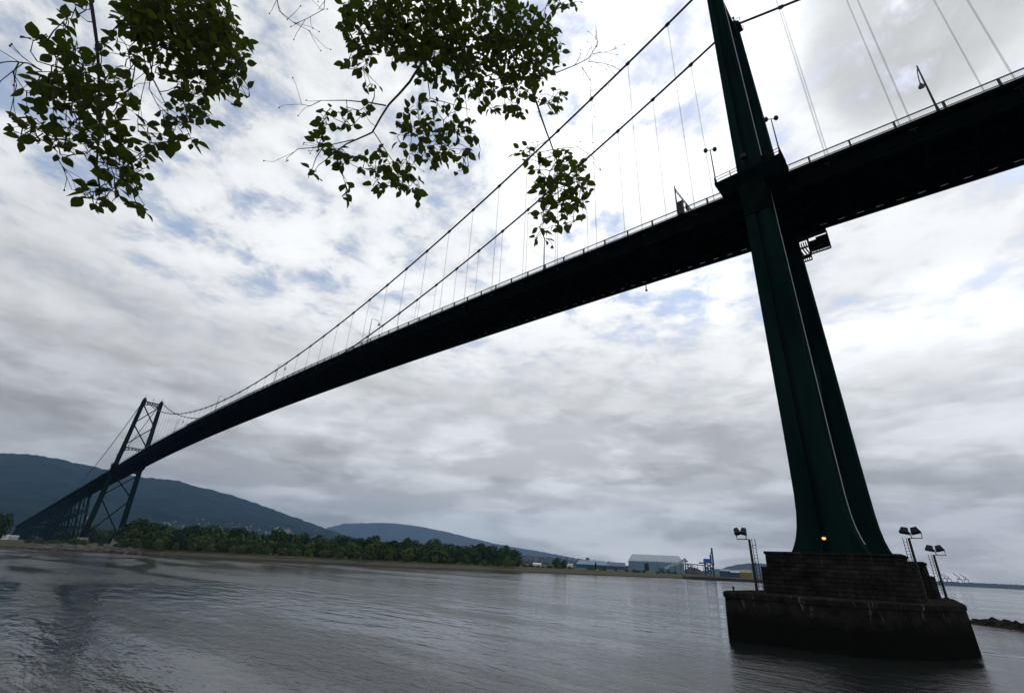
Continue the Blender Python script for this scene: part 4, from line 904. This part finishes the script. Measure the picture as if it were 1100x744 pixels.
# left bough
bough([([HUB, Vector((-12.2, 74.0, 12.6)), (92, -150), (97, 0), (105, 60), (108, 130), (104, 178), (108, 205)], 0.030, 0.004, 0.0), ([(97, -60), (150, -5), (190, 30), (235, 60), (262, 78)], 0.012, 0.003, 0.1), ([(150, -5), (155, 45), (165, 85), (178, 112)], 0.006, 0.002, 0.0), ([(108, 120), (140, 95), (148, 55)], 0.005, 0.002, -0.1), ([(106, 100), (70, 75), (40, 66)], 0.005, 0.002, -0.1), ([(107, 150), (75, 150), (40, 140)], 0.004, 0.002, 0.1)],
      [(190, 18, 62, 36, 420), (232, 55, 34, 38, 290), (180, 62, 26, 20, 34), (215, 92, 30, 16, 60), (255, 95, 12, 22, 14), (155, 12, 28, 22, 80), (80, 15, 10, 14, 10), (92, 5, 12, 8, 6), (72, 27, 8, 6, 5), (46, 44, 11, 9, 4), (66, 55, 12, 8, 7), (78, 62, 24, 22, 30), (54, 84, 24, 10, 16), (60, 102, 38, 22, 40), (30, 132, 18, 10, 12), (46, 145, 34, 11, 20), (90, 92, 18, 26, 24), (122, 62, 24, 26, 30), (116, 98, 22, 22, 34), (95, 125, 34, 18, 36), (75, 152, 24, 16, 22), (140, 110, 10, 12, 8), (200, 118, 28, 16, 36), (178, 140, 22, 13, 24), (168, 158, 10, 8, 8), (225, 125, 8, 6, 5), (118, 158, 34, 22, 44), (125, 188, 28, 18, 34), (108, 210, 18, 11, 16), (150, 222, 11, 5, 7), (140, 178, 20, 16, 22), (205, 150, 4, 8, 4)],
      [([(45, 76), (30, 68), (12, 66), (2, 67)], 0.004, 0.0018, 0.0), ([(20, 68), (14, 78), (18, 92)], 0.003, 0.0015, 0.0), ([(152, 48), (158, 78), (150, 112)], 0.003, 0.0015, 0.05), ([(165, 60), (160, 95), (172, 118)], 0.003, 0.0015, 0.0), ([(60, 168), (68, 180), (72, 186)], 0.002, 0.0012, 0.0)], 2.75, 21, 0.060)
# centre bough with two drooping ends
bough([([HUB, Vector((-11.0, 71.6, 13.3)), (500, -190), (478, -30), (462, 55), (440, 88), (418, 112), (400, 142), (372, 155), (350, 172)], 0.05, 0.004, 0.0), ([(478, -30), (520, 20), (552, 62), (572, 98), (582, 128), (590, 150), (598, 172), (600, 215)], 0.018, 0.003, 0.15), ([(415, 113), (395, 110), (372, 108), (345, 108)], 0.006, 0.002, 0.0), ([(400, 140), (412, 158), (428, 180), (440, 200)], 0.004, 0.002, 0.05), ([(458, 75), (462, 105), (478, 110), (505, 118)], 0.005, 0.002, -0.1), ([(478, -30), (420, 0), (385, 30)], 0.01, 0.003, -0.1), ([(505, -30), (570, -10), (612, 8)], 0.008, 0.002, 0.1), ([(552, 62), (575, 70), (598, 78)], 0.006, 0.004, 0.1)],
      [(400, 20, 34, 34, 230), (450, 24, 48, 40, 460), (512, 28, 54, 46, 520), (562, 50, 38, 42, 340), (585, 58, 22, 24, 40), (482, 72, 36, 22, 140), (540, 98, 32, 22, 100), (386, 62, 16, 18, 22), (398, 88, 10, 8, 6), (430, 52, 18, 14, 16), (600, 6, 20, 9, 16), (616, 3, 7, 4, 4), (375, 72, 6, 6, 4), (505, 100, 16, 12, 14), (555, 120, 10, 8, 7),
       (462, 128, 34, 22, 56), (478, 150, 28, 18, 38), (446, 148, 18, 22, 24), (500, 136, 14, 14, 14), (494, 178, 10, 9, 9), (508, 160, 8, 8, 6), (470, 170, 16, 10, 12),
       (362, 128, 20, 16, 20), (346, 148, 12, 14, 12), (360, 168, 16, 11, 14), (340, 184, 11, 5, 6), (370, 200, 8, 12, 8), (385, 118, 14, 8, 9), (398, 172, 18, 12, 20), (420, 188, 22, 14, 30), (440, 198, 14, 9, 12), (430, 182, 16, 12, 12), (448, 208, 6, 6, 4), (408, 202, 10, 6, 6),
       (588, 112, 14, 14, 14), (600, 104, 8, 8, 5), (563, 166, 13, 11, 12), (600, 180, 26, 16, 50), (606, 205, 27, 20, 80), (604, 228, 22, 16, 30), (582, 250, 11, 8, 9), (622, 196, 8, 14, 8), (578, 228, 8, 6, 5)],
      [([(598, 78), (618, 70), (632, 63), (642, 48), (640, 28)], 0.005, 0.0018, 0.1), ([(632, 66), (648, 68), (662, 72)], 0.003, 0.0015, 0.1), ([(625, 72), (635, 88), (634, 110)], 0.003, 0.0015, 0.05), ([(636, 58), (650, 56), (664, 52)], 0.0025, 0.0012, 0.1), ([(345, 108), (333, 114), (322, 112)], 0.003, 0.0015, 0.0), ([(380, 150), (345, 158), (320, 160), (308, 170)], 0.004, 0.0015, 0.0), ([(296, -10), (300, 12), (315, 24), (334, 34)], 0.004, 0.0015, 0.0), ([(350, -12), (348, 10), (330, 20), (316, 26)], 0.003, 0.0015, 0.0), ([(590, 150), (575, 158), (582, 180)], 0.003, 0.0015, 0.15), ([(598, 160), (620, 158), (637, 168)], 0.003, 0.0015, 0.15), ([(428, 150), (440, 168), (438, 184)], 0.003, 0.0015, 0.0)], 2.75, 33, 0.072)

# ------------------------------------------------------------------ the air
def build_haze():
    m = bpy.data.materials.new('haze_air'); m.use_nodes = True; nt = m.node_tree; nt.nodes.clear(); out = nt.nodes.new('ShaderNodeOutputMaterial'); v = nt.nodes.new('ShaderNodeVolumePrincipled')
    v.inputs['Color'].default_value = (0.30, 0.53, 0.88, 1); v.inputs['Density'].default_value = 5.6e-5; v.inputs['Anisotropy'].default_value = 0.0
    nt.links.new(v.outputs[0], out.inputs['Volume'])
    mb = MB(); mb.bx(-2600, 10400, -9600, 5400, -4.0, 1000); o = mb.obj('haze', m); tag(o, kind='stuff'); o.visible_shadow = True
build_haze()
